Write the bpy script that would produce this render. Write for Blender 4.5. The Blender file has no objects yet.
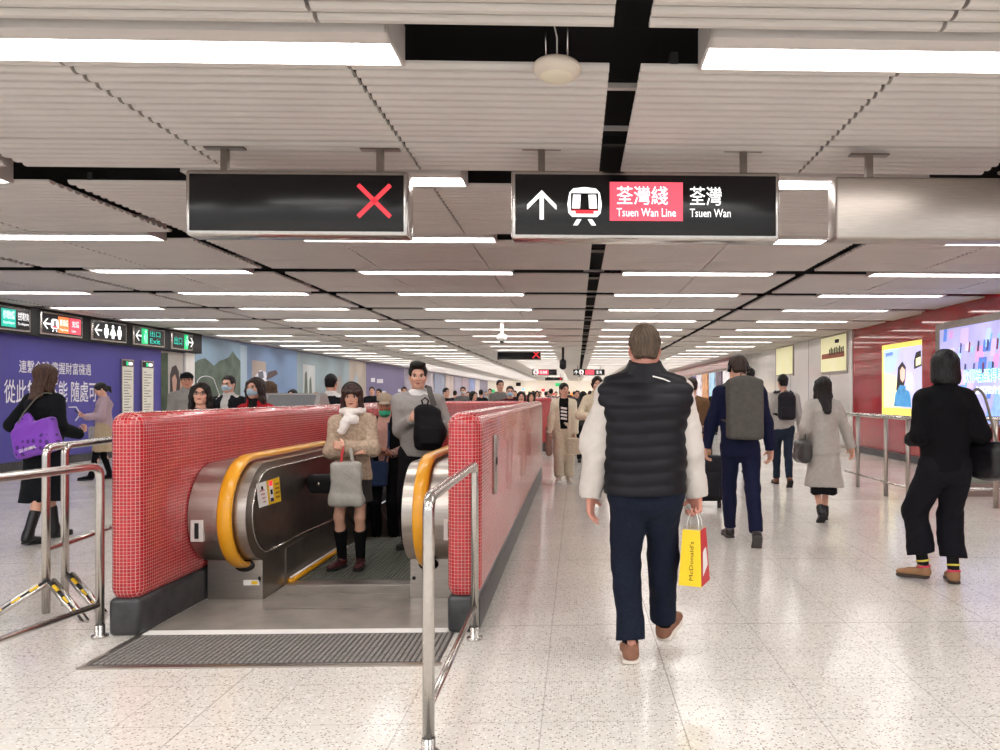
import bpy, bmesh, math, random
import numpy as np
from mathutils import Vector, Matrix
random.seed(7)
SC = bpy.context.scene
COL = SC.collection
# ------------------------------------------------------------------ camera, world, exposure
F_PX, YAW, CX, CY, CAM_Z = 750.0, math.radians(1.7), 599.0, 395.0, 1.40
cam = bpy.data.cameras.new('camera'); cam.sensor_width = 36; cam.lens = 36*F_PX/1000
cam.shift_x = -(CX-500)/1000; cam.shift_y = (CY-375)/1000
cam.clip_start = .05; cam.clip_end = 400
camo = bpy.data.objects.new('camera', cam); COL.objects.link(camo)
camo.location = (0, 0, CAM_Z); camo.rotation_euler = (math.pi/2, 0, -YAW)
SC.camera = camo
W = bpy.data.worlds.new('world'); SC.world = W; W.use_nodes = True
W.node_tree.nodes['Background'].inputs[0].default_value = (.98, .99, 1, 1)
W.node_tree.nodes['Background'].inputs[1].default_value = .95
SC.view_settings.view_transform = 'Standard'; SC.view_settings.look = 'None'
SC.view_settings.gamma = 1; SC.view_settings.use_curve_mapping = False
SC.view_settings.exposure = 0.0
LAMP = 14.5          # strength of the luminous faces of the ceiling lights
def ceiling_lamp(x, y, e):
    l = bpy.data.lights.new('ceiling_lamp_light', 'AREA'); l.shape = 'RECTANGLE'; l.size = 2.0; l.size_y = .25
    l.energy = e; l.color = (1, .99, .98)
    o = bpy.data.objects.new('ceiling_lamp_light', l); o.location = (x, y, 3.03); COL.objects.link(o)
for yy in (1.45, -.7, -2.9):      # the rows of lamps over and behind the camera
    for xx in (-8.9, -5.4, -1.9, 1.6, 5.1): ceiling_lamp(xx, yy, 42)
# ------------------------------------------------------------------ pixel -> place
_f = Vector((math.sin(YAW), math.cos(YAW), 0)); _r = Vector((math.cos(YAW), -math.sin(YAW), 0))
def ray(px, py): return _f + _r*((px-CX)/F_PX) + Vector((0, 0, (CY-py)/F_PX))
def atY(px, py, Y): d = ray(px, py); t = Y/d.y; return Vector((d.x*t, Y, CAM_Z+d.z*t))
def atX(px, py, X): d = ray(px, py); t = X/d.x; return Vector((X, d.y*t, CAM_Z+d.z*t))
def ground(px, py, z=0): d = ray(px, py); t = (z-CAM_Z)/d.z; return Vector((d.x*t, d.y*t, z))
def YX(px, X): return atX(px, 395, X).y
# ------------------------------------------------------------------ materials
def lin(c):
    if isinstance(c, str):
        c = c.lstrip('#'); c = [int(c[i:i+2], 16)/255 for i in (0, 2, 4)]
        c = [x/12.92 if x <= .04045 else ((x+.055)/1.055)**2.4 for x in c]
    return (c[0], c[1], c[2], 1)
MATS = {}
def mat(name, col, rough=.6, metal=0, spec=.5, emit=0, noise=0, nscale=20, bump=0, bscale=60, coat=0, stretch=None, trans=0, alpha=1, sheen=0):
    key = name
    if key in MATS: return MATS[key]
    m = bpy.data.materials.new(name); m.use_nodes = True; nt = m.node_tree; b = nt.nodes['Principled BSDF']
    c = lin(col)
    b.inputs['Base Color'].default_value = c; b.inputs['Roughness'].default_value = rough
    b.inputs['Metallic'].default_value = metal; b.inputs['Specular IOR Level'].default_value = spec
    b.inputs['Coat Weight'].default_value = coat; b.inputs['Coat Roughness'].default_value = .05
    if sheen: b.inputs['Sheen Weight'].default_value = sheen
    if trans: b.inputs['Transmission Weight'].default_value = trans
    if emit:
        b.inputs['Emission Color'].default_value = c; b.inputs['Emission Strength'].default_value = emit
    tc = nt.nodes.new('ShaderNodeTexCoord')
    mp = nt.nodes.new('ShaderNodeMapping'); nt.links.new(tc.outputs['Object'], mp.inputs[0])
    if stretch: mp.inputs['Scale'].default_value = stretch
    if noise:
        n = nt.nodes.new('ShaderNodeTexNoise'); n.inputs['Scale'].default_value = nscale; n.inputs['Detail'].default_value = 4
        nt.links.new(mp.outputs[0], n.inputs['Vector'])
        r = nt.nodes.new('ShaderNodeMapRange'); r.inputs[1].default_value = .3; r.inputs[2].default_value = .7
        r.inputs[3].default_value = 1-noise; r.inputs[4].default_value = 1+noise
        nt.links.new(n.outputs[0], r.inputs[0])
        mx = nt.nodes.new('ShaderNodeVectorMath'); mx.operation = 'MULTIPLY'
        mx.inputs[0].default_value = c[:3]; nt.links.new(r.outputs[0], mx.inputs[1]); nt.links.new(mx.outputs[0], b.inputs['Base Color'])
        if emit: nt.links.new(mx.outputs[0], b.inputs['Emission Color'])
    if bump:
        n = nt.nodes.new('ShaderNodeTexNoise'); n.inputs['Scale'].default_value = bscale; n.inputs['Detail'].default_value = 3
        nt.links.new(mp.outputs[0], n.inputs['Vector'])
        bp = nt.nodes.new('ShaderNodeBump'); bp.inputs['Strength'].default_value = bump; bp.inputs['Distance'].default_value = .01
        nt.links.new(n.outputs[0], bp.inputs['Height']); nt.links.new(bp.outputs[0], b.inputs['Normal'])
    MATS[key] = m; return m
class NT:
    def __init__(s, m): s.nt = m.node_tree; s.L = s.nt.links.new
    def n(s, t, **k):
        o = s.nt.nodes.new(t)
        for a, v in k.items(): setattr(o, a, v)
        return o
    def m(s, op, a, b=None, c=None):
        o = s.n('ShaderNodeMath', operation=op)
        for i, v in enumerate((a, b, c)):
            if v is None: continue
            if isinstance(v, (int, float)): o.inputs[i].default_value = v
            else: s.L(v, o.inputs[i])
        return o.outputs[0]
    def mix(s, f, a, b):
        o = s.n('ShaderNodeMix', data_type='RGBA'); 
        for i, v in ((0, f), (6, a), (7, b)):
            if isinstance(v, (int, float)): o.inputs[i].default_value = v
            elif isinstance(v, tuple): o.inputs[i].default_value = v
            else: s.L(v, o.inputs[i])
        return o.outputs[2]
def mosaic_mat():
    m = bpy.data.materials.new('red_mosaic'); m.use_nodes = True; T = NT(m); b = m.node_tree.nodes['Principled BSDF']
    g = T.n('ShaderNodeNewGeometry'); sp = T.n('ShaderNodeSeparateXYZ'); T.L(g.outputs['Position'], sp.inputs[0])
    sn = T.n('ShaderNodeSeparateXYZ'); T.L(g.outputs['Normal'], sn.inputs[0])
    p, w = .0205, .10; masks = []
    for i in range(3):
        f = T.m('FRACT', T.m('DIVIDE', T.m('ADD', sp.outputs[i], 50.0), p))
        k = T.m('LESS_THAN', f, w)
        q = T.m('LESS_THAN', T.m('ABSOLUTE', sn.outputs[i]), .8)
        masks.append(T.m('MULTIPLY', k, q))
    grout = T.m('MAXIMUM', T.m('MAXIMUM', masks[0], masks[1]), masks[2])
    sv = T.n('ShaderNodeVectorMath', operation='SNAP'); T.L(g.outputs['Position'], sv.inputs[0]); sv.inputs[1].default_value = (p, p, p)
    wn = T.n('ShaderNodeTexWhiteNoise', noise_dimensions='3D'); T.L(sv.outputs[0], wn.inputs['Vector'])
    tile = T.mix(wn.outputs['Value'], lin('#a0121e'), lin('#bd1f2a'))
    col = T.mix(grout, tile, lin('#dba39d'))
    T.L(col, b.inputs['Base Color'])
    T.L(T.m('ADD', T.m('MULTIPLY', grout, .5), .16), b.inputs['Roughness'])
    # each tile sits at its own slight angle
    sb = T.n('ShaderNodeVectorMath', operation='SUBTRACT'); T.L(wn.outputs['Color'], sb.inputs[0]); sb.inputs[1].default_value = (.5, .5, .5)
    sc = T.n('ShaderNodeVectorMath', operation='SCALE'); T.L(sb.outputs[0], sc.inputs[0]); sc.inputs['Scale'].default_value = .1
    ad = T.n('ShaderNodeVectorMath', operation='ADD'); T.L(g.outputs['Normal'], ad.inputs[0]); T.L(sc.outputs[0], ad.inputs[1])
    nm = T.n('ShaderNodeVectorMath', operation='NORMALIZE'); T.L(ad.outputs[0], nm.inputs[0]); T.L(nm.outputs[0], b.inputs['Normal'])
    b.inputs['Coat Weight'].default_value = .3
    return m
def terrazzo_mat():
    m = bpy.data.materials.new('terrazzo'); m.use_nodes = True; T = NT(m); b = m.node_tree.nodes['Principled BSDF']
    g = T.n('ShaderNodeNewGeometry'); sp = T.n('ShaderNodeSeparateXYZ'); T.L(g.outputs['Position'], sp.inputs[0])
    v = T.n('ShaderNodeTexVoronoi'); v.inputs['Scale'].default_value = 85; T.L(g.outputs['Position'], v.inputs['Vector'])
    sc = T.n('ShaderNodeSeparateColor'); T.L(v.outputs['Color'], sc.inputs[0])
    chip = T.m('MULTIPLY', T.m('GREATER_THAN', sc.outputs[0], .68), T.m('LESS_THAN', v.outputs['Distance'], .42))
    chip2 = T.m('MULTIPLY', T.m('LESS_THAN', sc.outputs[1], .3), T.m('LESS_THAN', v.outputs['Distance'], .5))
    n = T.n('ShaderNodeTexNoise'); n.inputs['Scale'].default_value = 1.3; n.inputs['Detail'].default_value = 5; T.L(g.outputs['Position'], n.inputs['Vector'])
    base = T.mix(n.outputs[0], lin('#d1cbc2'), lin('#e4dfd7'))
    c = T.mix(chip2, base, lin('#ece6e0')); c = T.mix(chip, c, lin('#a3978c'))
    fx = T.m('ABSOLUTE', T.m('SUBTRACT', T.m('FRACT', T.m('DIVIDE', T.m('ADD', sp.outputs[0], 60-.45), .6)), .5))
    fy = T.m('ABSOLUTE', T.m('SUBTRACT', T.m('FRACT', T.m('DIVIDE', T.m('ADD', sp.outputs[1], 45-.065), .45)), .5))
    jx = T.m('GREATER_THAN', fx, .5-.0025/.6); jy = T.m('GREATER_THAN', fy, .5-.002/.45)
    # a darker, wider joint every 1.8 m across the hall and every 2.4 m along it
    gx = T.m('ABSOLUTE', T.m('SUBTRACT', T.m('FRACT', T.m('DIVIDE', T.m('ADD', sp.outputs[0], 60.45), 2.1)), .5))
    gy = T.m('ABSOLUTE', T.m('SUBTRACT', T.m('FRACT', T.m('DIVIDE', T.m('ADD', sp.outputs[1], 45-.965), 1.8)), .5))
    kx = T.m('GREATER_THAN', gx, .5-.003/2.1); ky = T.m('GREATER_THAN', gy, .5-.003/1.8)
    j = T.m('MAXIMUM', T.m('MULTIPLY', T.m('MAXIMUM', jx, jy), .4), T.m('MULTIPLY', T.m('MAXIMUM', T.m('MULTIPLY', kx, .7), ky), .75))
    c = T.mix(j, c, lin('#6d625b'))
    T.L(c, b.inputs['Base Color'])
    T.L(T.m('ADD', T.m('MULTIPLY', n.outputs[0], .14), .09), b.inputs['Roughness'])
    b.inputs['Specular IOR Level'].default_value = .55
    return m
M = dict(
 mosaic=mosaic_mat(), terrazzo=terrazzo_mat(),
 steel=mat('stainless_steel', '#c9c4bf', .24, 1, noise=.05, nscale=40),
 brushed=mat('brushed_steel', '#b3aaa2', .34, 1, noise=.07, nscale=8, stretch=(1, 1, 14)),
 dsteel=mat('dark_steel', '#8a817a', .3, .9, noise=.15, nscale=6),
 slat=mat('ceiling_slat', '#cdc7c1', .5, 0, noise=.03, nscale=2),
 void=mat('ceiling_void_black', '#0b0a0c', .9),
 plinth=mat('plinth_stone', '#3a393b', .35, noise=.35, nscale=14),
 black=mat('black_gloss', '#0d0d10', .25), dark=mat('dark_matte', '#1b1a1d', .7),
 housing=mat('light_housing', '#d4cdc8', .5),
 lamp=mat('lamp_white', '#fffdfb', .6, emit=LAMP),
 yellow=mat('handrail_yellow', '#e8a21a', .32, noise=.06, nscale=9, coat=.3),
 yel2=mat('hazard_yellow', '#f0c51e', .5),
 white=mat('white_paint', '#f1eeea', .5), litwhite=mat('sign_white_lit', '#ffffff', .5, emit=1.0),
 litred=mat('sign_red_lit', '#f0303c', .5, emit=1.0), litpink=mat('sign_pink_lit', '#ee5468', .5, emit=.75),
 litgreen=mat('sign_green_lit', '#17c07a', .5, emit=.8), litteal=mat('sign_teal_lit', '#19b7a4', .5, emit=.8),
 litorange=mat('sign_orange_lit', '#f5854a', .5, emit=.8),
 step=mat('escalator_step', '#77786f', .5, .1, noise=.12, nscale=30),
 plate=mat('landing_plate', '#9c958d', .25, .15, noise=.16, nscale=5),
 rubber=mat('grate_rubber', '#8d8883', .5), rubber2=mat('grate_dark', '#565250', .7),
 purple=mat('poster_violet', '#4a4496', .5, noise=.1, nscale=.5),
 redwall=mat('red_enamel', '#a3141f', .08, noise=.1, nscale=1.2, coat=.6),
 whitewall=mat('white_enamel', '#dedad5', .1, noise=.04, nscale=1, coat=.6),
)
# ------------------------------------------------------------------ objects
def tag(o, label=None, cat=None, group=None, kind=None):
    if label: o['label'] = label
    if cat: o['category'] = cat
    if group: o['group'] = group
    if kind: o['kind'] = kind
    return o
def empty(name, loc, label, cat, rz=0, group=None):
    o = bpy.data.objects.new(name, None); COL.objects.link(o); o.location = loc; o.rotation_euler = (0, 0, rz); o.empty_display_size = .1
    return tag(o, label, cat, group)
class MB:
    """collects shapes with material slots; build() links ONE mesh"""
    def __init__(s): s.v = []; s.f = []; s.mi = []; s.ms = []; s.sm = []
    def slot(s, m):
        if m not in s.ms: s.ms.append(m)
        return s.ms.index(m)
    def add(s, vs, fs, m, smooth=False):
        b = len(s.v); s.v += [tuple(v) for v in vs]; s.f += [tuple(i+b for i in f) for f in fs]
        k = s.slot(m); s.mi += [k]*len(fs); s.sm += [smooth]*len(fs); return s
    def box(s, c, h, m, R=None):
        c = Vector(c); P = []
        for z in (-1, 1):
            for x, y in ((-1, -1), (1, -1), (1, 1), (-1, 1)):
                p = Vector((x*h[0], y*h[1], z*h[2])); P.append(c + (R @ p if R else p))
        return s.add(P, [(3, 2, 1, 0), (4, 5, 6, 7), (0, 1, 5, 4), (1, 2, 6, 5), (2, 3, 7, 6), (3, 0, 4, 7)], m)
    def bb(s, x0, x1, y0, y1, z0, z1, m):
        return s.box(((x0+x1)/2, (y0+y1)/2, (z0+z1)/2), (abs(x1-x0)/2, abs(y1-y0)/2, abs(z1-z0)/2), m)
    def rbox(s, c, h, m, r=.01, seg=2, R=None):
        bm = bmesh.new(); bmesh.ops.create_cube(bm, size=2)
        for v in bm.verts: v.co = Vector((v.co.x*h[0], v.co.y*h[1], v.co.z*h[2]))
        bmesh.ops.bevel(bm, geom=list(bm.edges), offset=r, segments=seg, affect='EDGES', profile=.5)
        bm.verts.ensure_lookup_table()
        vs = [Vector(c)+(R @ v.co if R else v.co) for v in bm.verts]; fs = [[v.index for v in f.verts] for f in bm.faces]
        bm.free(); return s.add(vs, fs, m, True)
    def tube(s, pts, r, m, n=12, cap=True, closed=False):
        pts = [Vector(p) for p in pts]; N = len(pts); rr = r if isinstance(r, (list, tuple)) else [r]*N
        vs = []; up = None
        for i, p in enumerate(pts):
            a = pts[i-1] if (i > 0 or closed) else p; b = pts[(i+1) % N] if (i < N-1 or closed) else p
            t = (b-a).normalized()
            if up is None: up = t.orthogonal().normalized()
            up = (up - t*up.dot(t)).normalized(); w = t.cross(up)
            for k in range(n):
                an = 2*math.pi*k/n; vs.append(p + (up*math.cos(an)+w*math.sin(an))*rr[i])
        fs = []
        for i in range(N if closed else N-1):
            for k in range(n):
                a, b = i*n+k, i*n+(k+1) % n; c, d = ((i+1) % N)*n+(k+1) % n, ((i+1) % N)*n+k; fs.append((a, b, c, d))
        if cap and not closed: fs += [tuple(range(n-1, -1, -1)), tuple(range((N-1)*n, N*n))]
        return s.add(vs, fs, m, True)
    def prism(s, poly, o, U, V, Wd, m, smooth=False):
        """polygon (u,v) at o in plane U,V extruded by vector Wd"""
        o, U, V, Wd = map(Vector, (o, U, V, Wd)); n = len(poly)
        vs = [o+U*a+V*b for a, b in poly] + [o+U*a+V*b+Wd for a, b in poly]
        fs = [(i, (i+1) % n, n+(i+1) % n, n+i) for i in range(n)] + [tuple(range(n-1, -1, -1)), tuple(range(n, 2*n))]
        return s.add(vs, fs, m, smooth)
    def ball(s, c, r, m, seg=14, rings=9, R=None):
        r = r if isinstance(r, (tuple, list)) else (r, r, r); vs = []; fs = []; c = Vector(c)
        for i in range(rings+1):
            th = math.pi*i/rings
            for k in range(seg):
                ph = 2*math.pi*k/seg; p = Vector((r[0]*math.sin(th)*math.cos(ph), r[1]*math.sin(th)*math.sin(ph), r[2]*math.cos(th)))
                vs.append(c+(R @ p if R else p))
        for i in range(rings):
            for k in range(seg): fs.append((i*seg+k, (i+1)*seg+k, (i+1)*seg+(k+1) % seg, i*seg+(k+1) % seg))
        return s.add(vs, fs, m, True)
    def build(s, name, parent=None, label=None, cat=None, group=None, kind=None, loc=None, fix=True):
        me = bpy.data.meshes.new(name); me.from_pydata(s.v, [], s.f)
        for m in s.ms: me.materials.append(m)
        me.polygons.foreach_set('material_index', s.mi); me.polygons.foreach_set('use_smooth', s.sm)
        if fix:
            bm = bmesh.new(); bm.from_mesh(me); bmesh.ops.recalc_face_normals(bm, faces=bm.faces); bm.to_mesh(me); bm.free()
        me.update()
        o = bpy.data.objects.new(name, me); COL.objects.link(o)
        if parent: o.parent = parent
        if loc: o.location = loc
        return tag(o, label, cat, group, kind)
def copy_tree(o, parent=None):
    c = o.copy(); COL.objects.link(c); c.parent = parent
    for ch in [x for x in o.children]: copy_tree(ch, c)
    return c
_tcache = {}
def text_mesh(txt, size, depth=.002, bold=0):
    cu = bpy.data.curves.new('lettering', 'FONT'); cu.body = txt; cu.size = size; cu.extrude = depth; cu.align_x = 'LEFT'; cu.offset = bold*size
    cu.resolution_u = 2
    o = bpy.data.objects.new('lettering', cu); COL.objects.link(o)
    bpy.context.view_layer.update()
    dg = bpy.context.evaluated_depsgraph_get(); me = bpy.data.meshes.new_from_object(o.evaluated_get(dg))
    bpy.data.objects.remove(o); return me
def text(txt, parent, o, U, V, width, height, m, name='lettering', depth=.002, bold=0):
    """fits txt into a width x height box with lower left corner o, reading along U, up V"""
    me = text_mesh(txt, 1, 0, bold); co = [v.co.copy() for v in me.vertices]
    if not co: return None
    x0, x1 = min(c.x for c in co), max(c.x for c in co); y0, y1 = min(c.y for c in co), max(c.y for c in co)
    U = Vector(U).normalized(); V = Vector(V).normalized(); N = U.cross(V); o = Vector(o)
    for v, c in zip(me.vertices, co): v.co = o + U*((c.x-x0)/(x1-x0)*width) + V*((c.y-y0)/(y1-y0)*height) + N*depth
    me.materials.clear(); me.materials.append(m)
    ob = bpy.data.objects.new(name, me); COL.objects.link(ob); ob.parent = parent
    return ob
# ================================================================== THE SETTING
XL, XR, H = -10.4, 7.05, 3.05
EX0, EX1, EY0, EY1 = -2.53, -.765, 5.62, 12.2       # the well of the escalator
mb = MB()
for x0, x1, y0, y1 in ((-13, EX0, -4, 96), (EX1, 9, -4, 96), (EX0, EX1, -4, 4.5), (EX0, EX1, EY1, 96)):
    mb.add([(x0, y0, 0), (x1, y0, 0), (x1, y1, 0), (x0, y1, 0)], [(0, 1, 2, 3)], M['terrazzo'])
mb.build('floor', kind='structure', fix=False)
mb = MB()
sect = [(-10.38, -9.87), (-9.77, -8.42), (-8.40, -7.02), (-6.90, -5.54), (-5.52, -4.11), (-3.97, -2.575), (-2.555, -1.155), (-1.135, .165),
        (.325, 1.64), (1.66, 3.03), (3.17, 4.56), (4.58, 5.95), (5.97, 7.03)]
prof = [(0, .03), (.001, .018), (.009, .007), (.024, 0), (.050, 0), (.065, .007), (.074, .018), (.075, .03)]
NR = 39
for k in range(-2, NR):
    y0 = 3.79+2.18*k; ns = 18
    for i in range(ns):
        ys = y0 + .0985*i + (.024 if i >= 12 else 0)
        if y0 > 40 and i % 2: continue
        p = prof if y0 <= 40 else [(a*2.6, b) for a, b in prof]
        for a, b in sect: mb.prism(p, (a, ys, H), (0, 1, 0), (0, 0, 1), (b-a, 0, 0), M['slat'])
    # carrier rails above the slats
    for a, b in sect: mb.bb(a+.15, a+.19, y0, y0+1.8, H+.028, H+.09, M['dark'])
mb.bb(-10.4, XR, -1, 3.76+2.17*NR, 3.55, 3.6, M['void'])
for k in range(-1, 14):       # ducts and struts seen through the gaps
    y0 = 3.79+2.18*k
    mb.bb(-10.3, 7, y0-.3, y0-.24, 3.3, 3.36, M['dark']); mb.bb(.1, .4, y0+.6, y0+.64, 3.2, 3.23, M['housing']); mb.bb(.1, .4, y0+1.3, y0+1.32, 3.2, 3.23, M['housing'])
mb.build('ceiling', kind='structure', fix=False)
# side walls
mb = MB(); mb.bb(XL-.3, XL, 3, 96, 0, 3.6, mat('left_wall_grey', '#8d87a4', .5, noise=.1, nscale=.4)); mb.build('wall_left', kind='structure')
mb = MB(); mb.bb(XL, XL+.02, 3, 96, 0, .16, M['plinth']); mb.build('baseboard_left', kind='structure')
yA, yB = YX(853, XR), YX(751, XR)
mb = MB(); mb.bb(XR, XR+.3, 2, yA, 0, 3.6, M['redwall'])
y = 2.0
mb.bb(XR-.14, XR, 2, YX(922, XR-.14), 0, 3.2, M['redwall']); mb.build('wall_right', kind='structure')
mb = MB(); mb.bb(XR-.02, XR+.3, yA, yB, 0, 3.6, M['whitewall'])
for py in (yA+1.7, yA+3.6, yA+5.5, yA+7.4): mb.bb(XR-.024, XR-.015, py, py+.015, 0, 3.05, M['dark'])
mb.build('wall_right_rear', kind='structure')
mb = MB(); mb.bb(XR-.16, XR, 2, yA, 0, .14, M['plinth']); mb.bb(XR-.04, XR, yA, yB, 0, .1, M['brushed']); mb.build('baseboard_right', kind='structure')
mb = MB(); mb.bb(XR-.35, XR+.3, yB, yB+.5, 0, 3.2, M['whitewall']); mb.bb(XR-.36, XR, yB+.1, 75, 2.6, 3.2, M['redwall']); mb.build('trim_1', kind='structure')
mb = MB(); mb.bb(XR, XR+.3, yB+.5, 96, 0, 3.6, mat('far_right_wall', '#c8b9ae', .3, noise=.25, nscale=.7)); mb.build('wall_right_far', kind='structure')
mb = MB(); mb.bb(-11, 8, 88, 88.3, 0, 3.6, mat('far_wall_cream_glow', '#efe3d3', .5, emit=.45, noise=.15, nscale=.9)); mb.build('wall_far', kind='structure')  # shop light on the far wall is put in as emission of its cream colour
# windows of the station office in the white wall
for n, (a, b, zt, zb) in enumerate(((823, 848, 3.0, 2.05), (778, 794, 3.0, 2.1))):
    ya, yb = YX(b, XR), YX(a, XR); r = MB()
    r.bb(XR-.05, XR-.01, ya-.07, yb+.07, zb-.07, zt+.05, M['brushed']); w = r.build(f'window_{n+1}', kind='structure')
    r = MB(); r.bb(XR-.06, XR-.045, ya, yb, zb, zt, mat('office_glow', '#dcd6a8', .4, emit=.55, noise=.12, nscale=2)); r.build('pane', w)
    if n == 0:
        r = MB(); r.bb(XR-.07, XR-.058, ya+.1, yb-.1, zb+.36, zb+.5, mat('binder_red', '#a8583a', .5)); r.bb(XR-.07, XR-.058, ya+.5, ya+.8, zt-.2, zt-.1, M['dark'])
        for q in range(9): r.bb(XR-.075, XR-.06, ya+.15+q*.13, ya+.2+q*.13, zb+.45, zb+.6+.1*random.random(), M['dark'])
        r.build('shelf_clutter', w)
# ------------------------------------------------------------------ ceiling lights
hs = MB(); hs.bb(-1.03, 1.03, 0, .11, 0, .2, M['housing']); hs.bb(-1.03, 1.03, .34, .355, 0, .2, M['housing'])
hs.bb(-1.03, -1.015, 0, .355, 0, .2, M['housing']); hs.bb(1.015, 1.03, 0, .355, 0, .2, M['housing']); hs.bb(-1.03, 1.03, 0, .355, .19, .2, M['housing'])
tb = MB(); tb.bb(-1.01, 1.01, .115, .345, .02, .035, M['lamp'])
def word(n): return ['nearest', 'second', 'third', 'fourth', 'fifth', 'sixth', 'seventh', 'eighth', 'ninth', 'tenth'][n]
proto_l = empty('ceiling_light', (0, 0, 0), 'x', 'ceiling light'); hs.build('housing', proto_l, fix=True); tb.build('diffuser', proto_l)
cols = [('left', 0, -1.89), ('left', 1, -5.41), ('left', 2, -8.93), ('right', 0, 1.645), ('right', 1, 5.06)]
first = True
for k in range(-1, NR-1):
    ych = 3.79+2.18*k+1.81
    for side, n, x in cols:
        y = ych+.012
        if k == -1 and (n == 2 or (n == 1 and side == 'right')): continue
        px_left = n == 2 and k < 1
        if px_left: continue
        if k < 9: lab = f'white ceiling light, {word(k+1)} row ahead, {["first", "second", "third"][n]} {side} of the dark centre gap'; g = None
        else: lab = 'recessed white strip light in the crowded rows far down the hall ceiling'; g = 'far recessed ceiling lights'
        o = proto_l if first else copy_tree(proto_l); first = False
        if g: o['group'] = 'far recessed ceiling lights'
        elif 'group' in o: del o['group']
        o['label'] = lab; o.location = (x, y, H-.005)
# ------------------------------------------------------------------ tiled parapets round the escalator
def parapet(name, x0, x1, y0, y1, label, z1=1.3):
    r = MB(); r.rbox(((x0+x1)/2, (y0+y1)/2, (z1+.2)/2), ((x1-x0)/2, (y1-y0)/2, (z1-.2)/2), M['mosaic'], r=.075, seg=5)
    o = r.build(name, label=label, cat='parapet')
    r = MB(); r.rbox(((x0+x1)/2, (y0+y1)/2, .11), ((x1-x0)/2-.004, (y1-y0)/2-.004, .11), M['plinth'], r=.03, seg=3); r.build('plinth', o)
    return o
pl = parapet('tiled_parapet', -2.72, EX0, 4.42, 12.4, 'red mosaic tiled parapet wall left of the escalator, beside the steel barriers')
pr = parapet('tiled_parapet', EX1, -.565, 4.42, 12.4, 'red mosaic tiled parapet right of the escalator, steel plate on its hall side')
parapet('tiled_parapet', EX0+.003, EX1-.003, 12.2, 12.4, 'red mosaic tiled parapet closing the far end of the escalator well')
parapet('tiled_parapet', -1.4, -.62, 18.6, 24, 'far red tiled parapet behind the woman in the cream cardigan', 1.33)
yp = YX(494, -.565)
r = MB(); r.rbox((-.556, yp, .93), (.009, .07, .2), M['brushed'], r=.006); r.ball((-.545, yp, .95), (.006, .03, .03), M['dark']); r.build('metal_plate', pr)
# floor finishes in front of the escalator
r = MB(); r.bb(EX0, EX1, 4.52, 5.195, -.05, .004, M['plate']); r.bb(-2.14, -1.15, 5.195, 5.548, -.05, .004, M['plate']); 
for yy in (4.95, 5.3): r.bb(EX0+.5, EX1-.5, yy, yy+.012, .003, .0055, M['brushed'])
r.build('landing_plate', label='grey metal landing plate on the floor between the two escalator newels', cat='floor plate')
r = MB(); r.bb(EX0, EX1, 4.44, 4.52, -.02, .005, M['white']); r.build('threshold_strip', label='pale threshold strip between the ribbed mat and the landing plate', cat='floor strip')
ma, mbp = ground(100, 662), ground(150, 631)
x0, x1, y0, y1 = -2.52, -.72, 3.93, 4.43
r = MB(); r.bb(x0, x1, y0, y1, 0, .006, M['rubber2'])
nx, ny = 60, 12
for i in range(nx):
    for j in range(ny):
        cx = x0+.015+(x1-x0-.02)*(i+.2)/nx; cy = y0+.02+(y1-y0-.03)*j/ny
        r.bb(cx, cx+.017, cy, cy+.028, .006, .011, M['rubber'])
mt = r.build('floor_mat', label='dark studded entrance mat set in the floor before the escalator', cat='mat')
r = MB(); r.bb(x0-.03, x1+.02, y0-.035, y0, 0, .009, M['brushed']); r.bb(x0-.03, x0, y0, y1, 0, .009, M['brushed']); r.build('edge_trim', mt)
# ------------------------------------------------------------------ the escalator
es = empty('escalator', (0, 0, 0), 'escalator rising from below between red tiled parapets, with yellow handrails', 'escalator')
YS = 7.2; SL = math.tan(math.radians(30))
def zs(y): return 0 if y < YS else -(y-YS)*SL
def steps():
    n = 0
    r = MB(); r.bb(-2.14, -1.15, 5.55, 5.68, -.1, .012, M['brushed']); r.build('comb_plate', es)
    y = 5.68
    while y < 11.8:
        d = .4; z = zs(y+d) if y > YS-.4 else 0
        i_ = round((y-5.68)/.4); z = 0 if i_ < 4 else {4: -.04, 5: -.15, 6: -.33}.get(i_, -.33-(i_-6)*.231)
        r = MB(); r.bb(-2.13, -1.16, y, y+d-.006, z-.25, z-.012, M['step'])
        nr = 32
        for i in range(nr):
            xx = -2.12+i*.95/nr; r.bb(xx, xx+.014, y+.004, y+d-.01, z-.012, z, M['step'])
        r.build('step', es); y += d
steps()
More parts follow.
